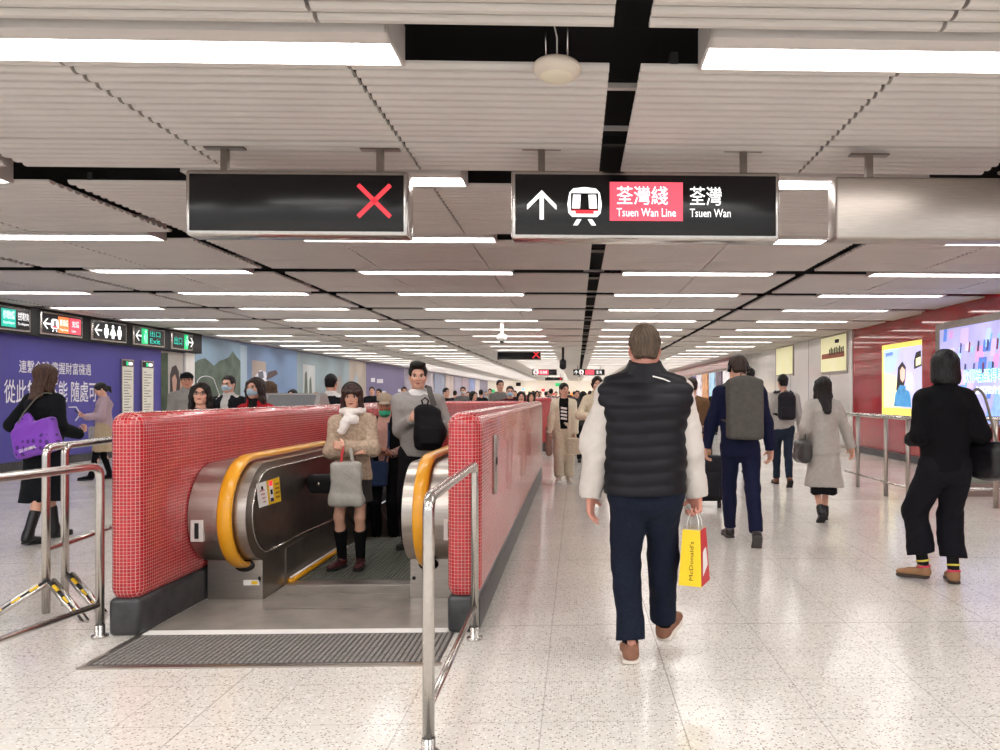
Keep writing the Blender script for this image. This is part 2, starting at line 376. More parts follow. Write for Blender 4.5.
for sgn, xa, xb, hx in ((1, EX0+.01, -2.15, -2.27), (-1, EX1-.01, -1.145, -1.02)):
    lo, hi = min(xa, xb), max(xa, xb)
    # balustrade: level run with a rounded nose, then sloping down
    cz, cy0, R = .60, 5.27, .335
    out = [(cy0+R*math.sin(a), cz+R*math.cos(a)) for a in [math.pi+ i*math.pi/36 for i in range(37)]]  # bottom -> front -> top
    out = [(cy0-R*math.sin(math.pi*i/40), cz-R*math.cos(math.pi*i/40)) for i in range(41)]
    top = [(6.8, .935), (7.2, .80), (12.1, .80-4.9*SL)]
    bot = [(12.1, -2.2), (7.4, -.5), (6.2, .05), (5.9, .265)]
    r = MB(); r.prism(out+top+bot, (lo, 0, 0), (0, 1, 0), (0, 0, 1), (hi-lo, 0, 0), M['brushed'])
    b = r.build('balustrade', es)
    # inner facing panel, darker, and its bright outline
    xi = xb + (.004 if sgn > 0 else -.004)
    inn = [(cy0-(R-.05)*math.sin(math.pi*i/14)+.03, cz-(R-.05)*math.cos(math.pi*i/14)) for i in range(15)]
    tp2 = [(6.8, .885), (7.2, .75), (12.1, .75-4.9*SL)]
    r = MB(); r.prism(inn+tp2+[(12.1, -2.1), (7.0, -.05), (6.0, .315)], (min(xi, xb), 0, 0), (0, 1, 0), (0, 0, 1), (.006, 0, 0), M['dsteel']); r.build('inner_panel', b)
    ed = [(xi+.006*sgn, p[0], p[1]) for p in inn+tp2[:2]]
    r = MB(); r.tube(ed, .006, M['steel'], n=6); r.tube([(xi+.006*sgn, 5.3, .315), (xi+.006*sgn, 6.0, .32), (xi+.006*sgn, 7.0, .3), (xi+.006*sgn, 8, -.2)], .006, M['steel'], n=6); r.build('panel_bead', b)
    # two bright bands round the nose
    for zz in (-1, 1):
        xx = lo+.06 if sgn > 0 else hi-.06
    # pedestal box under the nose
    r = MB(); r.bb(lo, hi, 5.2, 5.95, 0, .27, M['brushed'])
    bx = r.build('newel_box', es)
    r = MB(); r.ball((hx, 5.2, .235), (.07, .03, .045), M['black']); r.build('handrail_inlet', bx)
    if sgn > 0:
        r = MB(); r.bb(hx-.005, hx+.1, 5.19, 5.2, .1, .135, M['white']); r.bb(hx+.05, hx+.09, 5.188, 5.19, .107, .13, M['yel2']); r.build('sticker', bx, label='small white and yellow warning sticker')
        r = MB(); r.ball((-2.17, 5.197, .14), (.01, .005, .02), M['dark']); r.build('bolt', bx)
    else:
        r = MB(); r.ball((-1.12, 5.197, .14), (.013, .006, .013), M['dark']); r.build('lock', bx)
        r = MB(); r.bb(hx-.03, hx+.01, 5.19, 5.2, .13, .17, M['yel2']); r.build('sticker', bx, label='small yellow sticker')
    # control slot in the nose
    r = MB(); r.box((hx-.19*sgn, 4.945, .52), (.04, .012, .07), M['housing']); r.box((hx-.19*sgn, 4.932, .52), (.012, .006, .05), M['dark']); r.build('sensor_slot', b)
    # skirt and the rounded yellow strip along the steps
    xs = -2.145 if sgn > 0 else -1.152
    r = MB(); r.prism([(5.6, 0), (5.6, .27), (6.8, .3), (7.1, .2), (12, -2.6), (12, -3.2), (7.2, -.3), (6.9, 0)], (xs-.004, 0, 0), (0, 1, 0), (0, 0, 1), (.008, 0, 0), M['dsteel']); r.build('skirt', es)
    r = MB(); yy = [(xs+.022*sgn, 5.62, .022), (xs+.022*sgn, 6.9, .022), (xs+.022*sgn, 8.2, -.7)]
    r.tube(yy, .022, M['yellow'], n=8); r.tube([(p[0]+.002*sgn, p[1], p[2]+.024) for p in yy], .008, M['white'], n=6); r.build('skirt_strip', es, label='rounded yellow safety strip along the skirt')
    # handrail
    R2 = R+.035; path = [(hx, cy0-R2*math.sin(math.pi*i/18)-.0, cz-R2*math.cos(math.pi*i/18)) for i in range(19)]
    path = [(hx, 5.24, .245)] + path[2:] + [(hx, 6.75, .97), (hx, 7.0, .93), (hx, 7.3, .8), (hx, 12, .8-4.7*SL)]
    r = MB(); vs = []; n = len(path)
    sec = [(-.045, -.012), (-.047, .008), (-.034, .02), (0, .024), (.034, .02), (.047, .008), (.045, -.012), (.03, -.018), (-.03, -.018)]
    for i, p in enumerate(path):
        a = Vector(path[max(i-1, 0)]); c = Vector(path[min(i+1, n-1)]); t = (c-a).normalized(); up = Vector((1, 0, 0)).cross(t)
        up = up if i else up
        vs += [Vector(p)+Vector((1, 0, 0))*u+up*v for u, v in sec]
    q = len(sec); fs = [(i*q+k, i*q+(k+1) % q, (i+1)*q+(k+1) % q, (i+1)*q+k) for i in range(n-1) for k in range(q)]
    r.add(vs, fs, M['yellow'], True); r.build('handrail', es, label='yellow rubber handrail')
# warning sticker on the left inner panel
st = [(x, -2.139) for x in (0,)]
def on_panel(px, py): return atX(px, py, -2.135)
A, B_, C_, D_ = on_panel(256, 484), on_panel(279, 477), on_panel(281, 501), on_panel(259, 508)
r = MB(); r.add([A, B_, C_, D_], [(0, 1, 2, 3)], M['white'])
def lerpq(u, v, e=.001): 
    p = A.lerp(B_, u).lerp(D_.lerp(C_, u), v); return p+Vector((e, 0, 0))
def patch(u0, u1, v0, v1, m, e=.001): r.add([lerpq(u0, v0, e), lerpq(u1, v0, e), lerpq(u1, v1, e), lerpq(u0, v1, e)], [(0, 1, 2, 3)], m)
patch(.42, 1, 0, 1, M['yel2']); patch(.5, .68, .1, .85, M['white'], .002); patch(.52, .66, .05, .25, M['litred'], .003); patch(.52, .66, .75, .9, mat('label_navy', '#2c2a58', .5), .003)
patch(.54, .64, .4, .6, M['black'], .003)
for q in range(4): patch(.76, .95, .2+q*.18, .28+q*.18, mat('label_brown', '#a87412', .5), .003)
for q in range(4): patch(.1+.03*q, .3, .3+q*.16, .36+q*.16, mat('label_rose', '#c98a90', .5), .003)
patch(.17, .25, .16, .3, M['black'], .003)
r.build('warning_sticker', es, label='white and yellow safety sticker on the inner panel')
# well of the escalator
r = MB(); w_ = M['dark']
r.bb(EX0-.02, EX0, 5.6, 12.2, -3.6, -.02, w_); r.bb(EX1, EX1+.02, 5.6, 12.2, -3.6, -.02, w_); r.bb(EX0, EX1, 12.2, 12.22, -3.6, -.02, w_); r.bb(EX0, EX1, 5.6, 12.2, -3.62, -3.6, w_)
r.build('wall_well', kind='structure')
# ------------------------------------------------------------------ tubular steel barriers
def arc_corner(a, c, b, rad, n=6):
    """points rounding the corner c between a and b"""
    a, b, c = Vector(a), Vector(b), Vector(c); d1 = (a-c).normalized(); d2 = (b-c).normalized()
    p1, p2 = c+d1*rad, c+d2*rad
    return [p1.lerp(c, t).lerp(c.lerp(p2, t), t) for t in [i/n for i in range(n+1)]]
def barrier(a, b, top, low, label, rt=.021, rl=.017, posts=(0, 1), rad=.07, bar_ends=(0, 1)):
    a, b = Vector((a[0], a[1], 0)), Vector((b[0], b[1], 0)); up = Vector((0, 0, 1))
    o = empty('barrier', a, label, 'barrier'); d = b-a
    r = MB(); z0 = Vector((0, 0, .0)); pts = [z0+up*.02] + arc_corner(up*.2, up*top, d+up*top, rad) if 0 in posts else [up*top]
    pts += (arc_corner(up*top, d+up*top, d+up*.2, rad) + [d+up*.02]) if 1 in posts else [d+up*top]
    r.tube(pts, rt, M['steel'], n=14); r.build('frame', o)
    r = MB(); r.tube([up*low, d+up*low], rl, M['steel'], n=12); r.build('lower_rail', o)
    for k, p in ((0, z0), (1, d)):
        if k in posts: r = MB(); r.tube([p, p+up*.012, p+up*.014, p+up*.07], [.045, .045, .027, .027], M['steel'], n=16); r.build('foot_flange', o)
    return o
pf_, pn_ = ground(100, 637), ground(0, 478, .99); nearp = (pf_.x+(pn_.x-pf_.x)*2.2, pf_.y+(pn_.y-pf_.y)*2.2)
barrier((-.575, 2.93), (-.585, 4.32), 1.0, .185, 'stainless steel tubular barrier in front of the right red parapet', rt=.0235)
barrier(ground(100, 637), nearp, .99, .19, 'stainless steel tubular barrier reaching in from the left edge, before the left red parapet', rt=.0235, posts=(0, 1))
b1 = ground(46, 618); b2 = ground(65, 610)
up = Vector((0, 0, 1))
def hazard_leg(r_, p, q, w=.035, th=.02):
    p, q = Vector(p), Vector(q); n = 9
    for i in range(n):
        a = p.lerp(q, i/n); b = p.lerp(q, (i+1)/n); r_.tube([a, b], th, M['yel2'] if i % 2 else M['black'], n=6, cap=True)
def gate(bp, label, dy, q):
    o = empty('barrier_gate', bp, label, 'barrier'); d = Vector((-.14, 1.15+dy, 0))
    r = MB(); r.tube([up*.03]+arc_corner(up*.3, up*1.07, d+up*1.07, .06)+[d+up*1.07], .0235, M['steel'], n=14); r.build('frame', o)
    r = MB(); r.tube([up*.43, d+up*.43], .018, M['steel'], n=12); r.build('lower_rail', o)
    for sx in q:
        r = MB(); p0 = Vector((0, 0, .24)); p1 = Vector((sx*.3, -.12, .02))
        for dx in (0, .045): r.tube([p0+Vector((dx, 0, 0)), p1+Vector((dx, -.02, 0))], .014, M['steel'], n=8)
        n = 7
        for i in range(n):
            a = p0.lerp(p1, i/n)+Vector((.022, -.012, 0)); b = p0.lerp(p1, (i+1)/n)+Vector((.022, -.012, 0))
            r.tube([a, b], .011, M['yel2'] if i % 2 else M['black'], n=6)
        r.build('stay_leg', o, label='sloping stay with black and yellow hazard bands')
    return o
gate(b1, 'taller steel barrier with hazard striped stays, left of its twin beside the left red parapet', 0, (-1, 1))
gate(b2, 'second taller steel barrier, right of its twin and next to the left red parapet', 0, (1,))
# barrier by the right wall
rb = empty('hall_railing', ground(858, 487), 'long steel railing with low bar running in front of the yellow poster', 'railing')
pA, pB = ground(858, 487), ground(908, 503)
pC = ground(996, 508); start = ground(845, 483)
for i, p in enumerate((pA, ground(886, 496), pB)):
    r = MB(); r.tube([p-pA, p-pA+up*1.08], .03, M['brushed'], n=12); r.build('post', rb)
r = MB(); r.tube([start-pA+up*1.1, up*1.1, pB-pA+up*1.1, pC-pA+Vector((1.5, -.1, 1.1))], .028, M['steel'], n=12); r.build('top_rail', rb)
r = MB(); r.tube([start-pA+up*.19, pB-pA+up*.19], .018, M['steel'], n=10); r.build('lower_rail', rb)
r = MB(); r.tube([pC-pA, pC-pA+up*1.08], .035, M['brushed'], n=12); r.build('post', rb)
r = MB(); r.tube([pB-pA+up*.5+Vector((0,0,-.3)), pC-pA+Vector((1.5, -.1, .2))], .02, M['steel'], n=10); r.build('lower_rail', rb)
q0, q1 = atY(950, 425, 10.2), atY(990, 492, 10.2)
r = MB(); r.bb(q0.x, q1.x, 10.18, 10.22, .18, .98, mat('grey_green_panel', '#8f9a8e', .4)); r.bb(q0.x-.03, q1.x+.03, 10.17, 10.23, .0, .18, M['brushed'])
r.build('equipment_panel', label='grey green metal panel standing behind the woman in black', cat='panel')
# ------------------------------------------------------------------ hanging signs
UX, UZ = (1, 0, 0), (0, 0, 1)
def sign_box(loc, w, h, label, hang=(), blank=False, dz=.16, dep=.085, name='hanging_sign'):
    """origin: lower left front corner of the case; faces -Y"""
    o = empty(name, loc, label, 'sign')
    r = MB(); bm_r = .022
    r.rbox((w/2, dep, h/2), (w/2, dep, h/2), M['brushed'] if blank else M['steel'], r=.02, seg=3); r.build('case', o)
    if not blank:
        r = MB(); r.rbox((w/2, -.002, h/2), (w/2-.028, .004, h/2-.03), M['black'], r=.003, seg=1); r.build('face', o)
    for x in hang:
        r = MB(); r.bb(x-.022, x+.022, dep-.02, dep+.02, h-.01, h+dz, M['dsteel']); r.bb(x-.13, x+.13, dep-.03, dep+.03, h+dz, h+dz+.012, M['dsteel']); r.build('hanger', o)
    return o
def stroke_poly(o, polys, m, base, U=UX, V=UZ, e=-.009, name='symbol', s=1, label=None):
    r = MB(); U = Vector(U); V = Vector(V); N = U.cross(V)
    for P in polys:
        vs = [Vector(base)+U*(a*s)+V*(b*s)+N*(-e) for a, b in P]; r.add(vs, [tuple(range(len(P)))], m)
    ob = r.build(name, o, fix=False, label=label); return ob
def xmark(o, base, s, U=UX, V=UZ, m=None):
    w = .085
    P1 = [(0, w), (w, 0), (1, 1-w), (1-w, 1)]; P2 = [(0, 1-w), (1-w, 0), (1, w), (w, 1)]
    return stroke_poly(o, [P1, P2], m or M['litred'], base, U, V, s=s, name='cross_symbol')
ARROW = [[(.43, 0), (.57, 0), (.57, .8), (.43, .8)], [(.5, 1), (.0, .5), (.0, .33), (.5, .83)], [(.5, 1), (.5, .83), (1, .33), (1, .5)]]
def rot90(polys, k):
    for _ in range(k): polys = [[(1-b, a) for a, b in P] for P in polys]
    return polys
def train_icon(o, base, s, U=UX, V=UZ):
    body = [(.18, .22), (.82, .22), (.92, .32), (.95, .55), (.9, .85), (.8, .96), (.5, 1), (.2, .96), (.1, .85), (.05, .55), (.08, .32)]
    stroke_poly(o, [body, [(.2, .0), (.32, .0), (.42, .16), (.3, .16)], [(.8, 0), (.68, 0), (.58, .16), (.7, .16)]], M['litwhite'], base, U, V, s=s, name='train_symbol')
    stroke_poly(o, [[(.14, .38), (.86, .38), (.86, .84), (.14, .84)]], M['black'], base, U, V, e=-.0095, s=s)
    for wq in ([(.17, .44), (.38, .44), (.4, .8), (.2, .8)], [(.62, .44), (.83, .44), (.8, .8), (.6, .8)]): stroke_poly(o, [wq], M['litwhite'], base, U, V, e=-.010, s=s, name='window_symbol')
    stroke_poly(o, [[(.16, .3), (.84, .3), (.84, .4), (.16, .4)]], M['litred'], base, U, V, e=-.0105, s=s)
    for wq in ([(.16, .31), (.26, .31), (.26, .37), (.16, .37)], [(.74, .31), (.84, .31), (.84, .37), (.74, .37)]): stroke_poly(o, [wq], M['litwhite'], base, U, V, e=-.011, s=s, name='lamp_symbol')
SY = 5.0
a = atY(185, 235, SY); b = atY(408, 171, SY); w, h = b.x-a.x, b.z-a.z
hx = [atY(p, 160, SY).x-a.x for p in (219, 377)]
s1 = sign_box(a, w, h, 'black hanging sign box lit with a single red cross, nearest one on the left', hx)
xmark(s1, (w*.77, 0, h*.27), h*.53)
a = atY(511, 239, SY); b = atY(780, 172, SY); w, h = b.x-a.x, b.z-a.z
hx = [atY(p, 160, SY).x-a.x for p in (541, 746)]
s2 = sign_box(a, w, h, 'black hanging direction sign with white arrow, train symbol and pink Tsuen Wan Line box', hx)
px = w/269
stroke_poly(s2, ARROW, M['litwhite'], (16*px, 0, h*.28), s=29*px, name='arrow_symbol')
train_icon(s2, (54*px, 0, h*.2), 38*px)
stroke_poly(s2, [[(98*px, h*.27), (171*px, h*.27), (171*px, h*.83), (98*px, h*.83)]], M['litpink'], (0, 0, 0), name='line_box', label='pink lit line name box')
text('荃灣綫', s2, (105*px, -.011, h*.5), UX, UZ, 51*px, h*.27, M['litwhite'], bold=.004)
text('Tsuen Wan Line', s2, (105*px, -.011, h*.33), UX, UZ, 59*px, h*.12, M['litwhite'], bold=.004)
text('荃灣', s2, (178*px, -.008, h*.5), UX, UZ, 32*px, h*.27, M['litwhite'], bold=.004)
text('Tsuen Wan', s2, (178*px, -.008, h*.33), UX, UZ, 41*px, h*.12, M['litwhite'], bold=.004)
a = atY(836, 239, SY-.1); b = atY(1060, 178, SY-.1)
hx = [atY(p, 160, SY).x-a.x for p in (868,)]
s3 = sign_box(a, b.x-a.x, b.z-a.z, 'blank brushed steel back of a hanging sign at the right edge', hx, blank=True)
# far signs
def far_sign(x0, y0, x1, y1, Y, label, kind='x'):
    a = atY(x0, y1, Y); b = atY(x1, y0, Y); w, h = b.x-a.x, b.z-a.z
    o = sign_box(a, w, h, label, (w*.15, w*.85), dz=max(.05, H-b.z))
    if kind == 'x': xmark(o, (w*.8, 0, h*.15), h*.7)
    if kind == 'train': train_icon(o, (w*.04, 0, h*.05), h*.9); stroke_poly(o, [[(w*.26, h*.15), (w*.66, h*.15), (w*.66, h*.85), (w*.26, h*.85)]], M['litpink'], (0, 0, 0), name='line_box'); text('荃灣綫', o, (w*.32, -.02, h*.3), UX, UZ, w*.28, h*.4, M['litwhite'])
    if kind == 'dir':
        stroke_poly(o, ARROW, M['litwhite'], (w*.04, 0, h*.2), s=h*.6, name='arrow_symbol'); train_icon(o, (w*.18, 0, h*.1), h*.8)
        stroke_poly(o, [[(w*.38, h*.15), (w*.66, h*.15), (w*.66, h*.85), (w*.38, h*.85)]], M['litpink'], (0, 0, 0), name='line_box'); text('荃灣', o, (w*.72, -.02, h*.25), UX, UZ, w*.18, h*.5, M['litwhite'])
    return o
far_sign(497, 349, 541, 360, 29, 'dark hanging sign with a red cross, beyond the nearest pair of signs', 'x')
far_sign(532, 369, 557, 375.5, 48, 'small distant hanging sign with train symbol and pink box, left of the tiny cross sign', 'train')
far_sign(573, 369, 605, 375.5, 42, 'distant hanging sign with arrow and train symbol just left of the man in the vest', 'dir')
far_sign(545, 377, 563, 380.5, 58, 'tiny distant hanging sign with a red cross under the far train sign', 'x')
# left wall sign row
XS = -10.15
UYm, = [(0, 1, 0)]
def wall_sign(p0, p1, label):
    y0, y1 = YX(p0, XS), YX(p1, XS); z0, z1 = 2.56, 3.0; h = z1-z0; w = y1-y0
    o = empty('wall_sign', (XS, y0, z0), label, 'sign')
    r = MB(); r.rbox((-.12, w/2, h/2), (.12, w/2, h/2), M['steel'], r=.02); r.build('case', o)
    r = MB(); r.bb(-.001, .004, .04, w-.04, .035, h-.035, M['black']); r.build('face', o)
    return o, w, h
U_, V_ = (0, 1, 0), (0, 0, 1)
def wbox(o, y0, y1, z0, z1, m): stroke_poly(o, [[(y0, z0), (y1, z0), (y1, z1), (y0, z1)]], m, (.0, 0, 0), U_, V_, e=-.008, name='color_box')
def wtext(o, t, y0, z0, w, h, m=None): text(t, o, (.012, y0, z0), U_, V_, w, h, m or M['litwhite'], bold=.01)
o, w, h = wall_sign(-12, 31, 'long wall sign with a teal box at the left edge, first over the violet poster')
wbox(o, w*.28, w*.62, .06, h-.06, M['litteal']); wtext(o, '機場快綫', w*.32, .2, w*.26, .15); wtext(o, 'Airport Express', w*.32, .1, w*.26, .06)
wtext(o, '往機場方向', w*.66, .2, w*.26, .15); wtext(o, 'To Airport', w*.66, .1, w*.26, .06)
o, w, h = wall_sign(41, 83, 'wall sign with left arrow, train symbol, orange and pink boxes')
stroke_poly(o, rot90(ARROW, 1), M['litwhite'], (0, w*.04, .11), U_, V_, s=.2, e=-.008, name='arrow_symbol'); 
train_icon(o, (0, w*.2, .07), .25, U_, V_)
wbox(o, w*.38, w*.64, .06, h-.06, M['litorange']); wbox(o, w*.65, w*.93, .06, h-.06, M['litpink'])
wtext(o, '東涌綫', w*.41, .2, w*.2, .13); wtext(o, 'Tung Chung', w*.41, .1, w*.2, .05); wtext(o, '支綫', w*.7, .2, w*.18, .13); wtext(o, 'Line', w*.7, .1, w*.1, .05)
def person_icon(o, y, s, skirt=False):
    cir = [(.5+.14*math.cos(a), .86+.14*math.sin(a)) for a in [i*math.pi/5 for i in range(10)]]
    bd = [(.25, .35), (.4, .0), (.6, .0), (.75, .35), (.72, .7), (.28, .7)] if not skirt else [(.1, .25), (.9, .25), (.62, .7), (.38, .7)]
    stroke_poly(o, [cir, bd]+([[(.35, 0), (.65, 0), (.65, .25), (.35, .25)]] if skirt else []), M['litwhite'], (0, y, .07), U_, V_, s=s, e=-.008, name='person_symbol')
o, w, h = wall_sign(92, 127, 'wall sign with left arrow and three white toilet and wheelchair symbols')
stroke_poly(o, rot90(ARROW, 1), M['litwhite'], (0, w*.06, .1), U_, V_, s=.24, e=-.008, name='arrow_symbol')
person_icon(o, w*.26, .3); person_icon(o, w*.45, .3, True); person_icon(o, w*.64, .3)
o, w, h = wall_sign(134, 165, 'wall sign with left arrow, green exit box and white exit lettering')
stroke_poly(o, rot90(ARROW, 1), M['litwhite'], (0, w*.04, .1), U_, V_, s=.24, e=-.008, name='arrow_symbol')
wbox(o, w*.22, w*.42, .04, h-.04, M['litgreen']); person_icon(o, w*.24, .3); wtext(o, '出口', w*.48, .23, w*.34, .14, M['litteal']); wtext(o, 'Exit', w*.48, .07, w*.34, .12, M['litteal'])
o, w, h = wall_sign(172, 193, 'last wall sign of the row, with teal lettering, green box and right arrow')
wtext(o, '出口', w*.08, .12, w*.36, .2, M['litteal']); wbox(o, w*.55, w*.74, .03, h-.03, M['litgreen']); person_icon(o, w*.55, .3)
stroke_poly(o, rot90(ARROW, 3), M['litwhite'], (0, w*.78, .1), U_, V_, s=.24, e=-.008, name='arrow_symbol')
r = MB(); r.bb(XL, XS-.04, 8, YX(194, XL), 2.52, H, M['dark']); r.build('trim_2', kind='structure')
# ------------------------------------------------------------------ left wall posters
def poster(p0, p1, m, label, z0=.17, z1=H-.05, Y0=None, name='wall_poster'):
    y0 = Y0 if Y0 is not None else YX(p0, XL+.03); y1 = YX(p1, XL+.03)
    r = MB(); r.bb(XL, XL+.03, y0, y1, z0, z1, m); return r.build(name, label=label, cat='poster'), y0, y1
def lp(px, py, e=.036): return atX(px, py, XL+e)
def lpoly(o, pts, m, name, e=.036, label=None):
    r = MB(); r.add([lp(a, b, e) for a, b in pts], [tuple(range(len(pts)))], m); return r.build(name, o, fix=False, label=label)
P1, _, _ = poster(0, 161, M['purple'], 'violet wall poster with two lines of white Chinese lettering', Y0=8.5, z1=2.53)
def ltext(o, t, xa, ya, xb, yb, yc, m):
    """lettering from pixel (xa, baseline ya) to (xb, yb); yc: top pixel at xa"""
    a, b, c = lp(xa, ya), lp(xb, yb), lp(xa, yc); text(t, o, (XL+.036, a.y, (a.z+b.z)/2), U_, V_, b.y-a.y, c.z-a.z, m, bold=.006)
wp = mat('poster_white', '#e9e6ee', .5)
ltext(P1, '連繫全球 盡握財富機遇', 19, 372, 91, 376, 359, wp)
ltext(P1, '從此無所不能 隨處可見', 4, 403, 105, 402, 379, wp)
r = MB(); c = lp(72, 414); r.tube([(XL+.04, c.y-.1, c.z+.14), (XL+.04, c.y+.12, c.z+.14), (XL+.04, c.y+.2, c.z+.05), (XL+.04, c.y+.2, c.z-.05), (XL+.04, c.y+.1, c.z-.14)], .014, wp, n=6); r.build('curved_mark', P1)
for i, (xa, xb) in enumerate(((121, 133), (141, 153))):
    ya, yb = YX(xa, XL+.06), YX(xb, XL+.06); o = empty('route_board', (XL+.03, ya, .6), ['narrow white route board on the violet poster, left one of two', 'narrow white route board on the violet poster, right one of two'][i], 'board')
    w = yb-ya; r = MB(); r.bb(0, .05, 0, w, 0, 1.62, M['steel']); r.build('frame', o); r = MB(); r.bb(.05, .054, .03, w-.03, .03, 1.45, mat('panel_paper', '#e6e2d6', .5)); r.build('paper', o)
    r = MB(); r.bb(.05, .056, .03, w-.03, 1.46, 1.59, M['black']); r.bb(.056, .058, w*.35, w*.5, 1.48, 1.57, M['litgreen']); r.bb(.056, .058, w*.55, w*.85, 1.49, 1.56, M['litwhite']); r.build('header', o)
    r = MB(); random.seed(i)
    for q in range(20): r.bb(.054, .056, w*.15, w*(.35+.5*random.random()), .12+q*.064, .14+q*.064, mat('panel_ink', '#8b8780', .6))
    r.build('small_print', o)
yA_ = YX(161, XL)
P2, _, _ = poster(161, 183, mat('poster_beige', '#b9b2ac', .5, noise=.12, nscale=1), 'beige wall poster showing a couple in an oval beside dark greenery', z1=2.5)
gn = mat('poster_green', '#3c4a38', .6, noise=.4, nscale=3); sk = mat('poster_skin', '#c49a88', .6); hr = mat('poster_hair', '#3a2f30', .6); stn = mat('poster_rock', '#5d6a5e', .6, noise=.35, nscale=2.5)
lpoly(P2, [(161, 353), (168, 353), (168, 405), (165, 418), (161, 418)], gn, 'greenery_print')
lpoly(P2, [(170, 375), (172, 367), (176, 365), (179, 372), (179, 400), (170, 404)], hr, 'figure_print', .037); lpoly(P2, [(172, 378), (175, 374), (177, 380), (176, 392), (173, 392)], sk, 'face_print', .039)
lpoly(P2, [(179, 380), (180.5, 373), (182.5, 374), (183, 396), (179, 398)], hr, 'figure_print', .038); lpoly(P2, [(180, 382), (181.5, 379), (182.5, 384), (182, 392), (180, 392)], sk, 'face_print', .040)
lpoly(P2, [(170, 400), (179, 396), (183, 400), (183, 420), (170, 420)], mat('poster_pink', '#cdb5b0', .6), 'coat_print', .041)
r = MB(); ya, yb = YX(183.5, XL), YX(192.5, XL); r.bb(XL, XL+.06, ya, yb, 0, 2.52, M['white']); r.build('trim_3', kind='structure')
skyb = mat('poster_sky', '#8fa9c0', .5, noise=.12, nscale=.6); skyb2 = mat('poster_sky_deep', '#7b95bb', .5, noise=.1, nscale=.5)
P3, _, _ = poster(193, 240.5, skyb, 'blue mural panel with a rocky green mountain, first after the row of signs')
def mtn(o, a, b, e=.037):
    random.seed(5); pts = []
    prof_ = [(193, 364), (198, 360), (205, 358), (210, 362), (214, 366), (219, 361), (225, 359), (229, 357), (233, 351), (236, 356), (240.5, 361)]
    lpoly(o, prof_+[(240.5, 412), (193, 416)], stn, 'mountain_print', e)
mtn(P3, 0, 0)
arc = [(198, 400)]+[(206+9*math.cos(math.pi-t*math.pi/8), 383-7*math.sin(t*math.pi/8)) for t in range(9)]+[(222, 402)]
r = MB(); r.tube([lp(a, b, .045) for a, b in arc], .012, wp, n=5); r.build('arch_print', P3)
P4, _, _ = poster(240.5, 297, skyb2, 'blue sky mural panel with a grazing cow, beyond the mountain panel')
lpoly(P4, [(240.5, 345), (247, 346), (247, 412), (240.5, 412)], mat('poster_pale', '#a9bccb', .5), 'edge_print')
lpoly(P4, [(252, 360), (266, 362), (266, 385), (252, 386)], mat('poster_tan', '#b8a69c', .6), 'plaque_print', .038)
lpoly(P4, [(255, 376), (260, 370), (266, 372), (268, 385), (263, 392), (256, 388)], wp, 'cow_print', .040); lpoly(P4, [(268, 372), (276, 370), (278, 374), (271, 378), (266, 380)], mat('poster_umber', '#5b4a48', .6), 'cow_head_print', .042)
lpoly(P4, [(258, 372), (263, 371), (264, 378), (259, 379)], mat('poster_grey', '#6f7079', .6), 'cow_patch_print', .043)
lpoly(P4, [(266, 399), (297, 398), (297, 406), (266, 408)], mat('poster_sea', '#3f6a86', .5), 'sea_print', .038)
P5, _, _ = poster(297, 349, mat('poster_mist', '#97a8b0', .5, noise=.14, nscale=.6), 'misty mural panel with tall rock spires, third panel of the mural')
lpoly(P5, [(303, 364), (315, 366), (315, 402), (303, 402)], mat('poster_cloud', '#c9cbcc', .5), 'cloud_print')
lpoly(P5, [(304, 400), (305, 373), (307, 371), (308, 400)], stn, 'spire_print', .04); lpoly(P5, [(309, 401), (309.5, 380), (311, 376), (312.5, 401)], stn, 'spire_print', .04)
lpoly(P5, [(336, 402), (337, 378), (341, 374), (343, 402)], mat('poster_rose_rock', '#a9a09d', .6), 'spire_print', .04)
P6, _, _ = poster(349, 366, mat('poster_sand', '#b9aca0', .5, noise=.15, nscale=.8), 'sand coloured mural panel between the misty panel and the mauve one')
lpoly(P6, [(353, 402), (354, 380), (357, 372), (359, 402)], mat('poster_pale', '#a9bccb', .5), 'spire_print', .04)
P7, _, _ = poster(366, 404, mat('poster_mauve', '#6f6690', .5, noise=.1, nscale=.4), 'mauve wall poster with two small white marks, behind the young man')
for a, b, c, d in ((371, 378, 375, 382), (377, 379, 383, 383), (382, 391, 386, 395), (398, 389, 402, 392)): lpoly(P7, [(a, d), (c, d), (c, b), (a, b)], wp, 'print_mark', .04)
far = ['#9e96ac', '#b9b0bb', '#8e9ab8', '#c5b6b4', '#a6a0b6', '#b9a3b4', '#7f93c4', '#c9c2c4']
labs = ['pale', 'light', 'bluish', 'rosy', 'greyish', 'pinkish', 'bright blue', 'whitish']
for i in range(8):
    a = [404, 421, 434, 445, 454, 462, 469, 475, 480][i:i+2]
    poster(a[0]+.3, a[1]-.3, mat('poster_far_%s' % labs[i].replace(' ', '_'), far[i], .4, noise=.2, nscale=1.5, emit=.15 if i > 5 else 0), f'{labs[i]} poster panel far down the left wall, {["first","second","third","fourth","fifth","sixth","seventh","last"][i]} after the mauve poster', z0=.3)
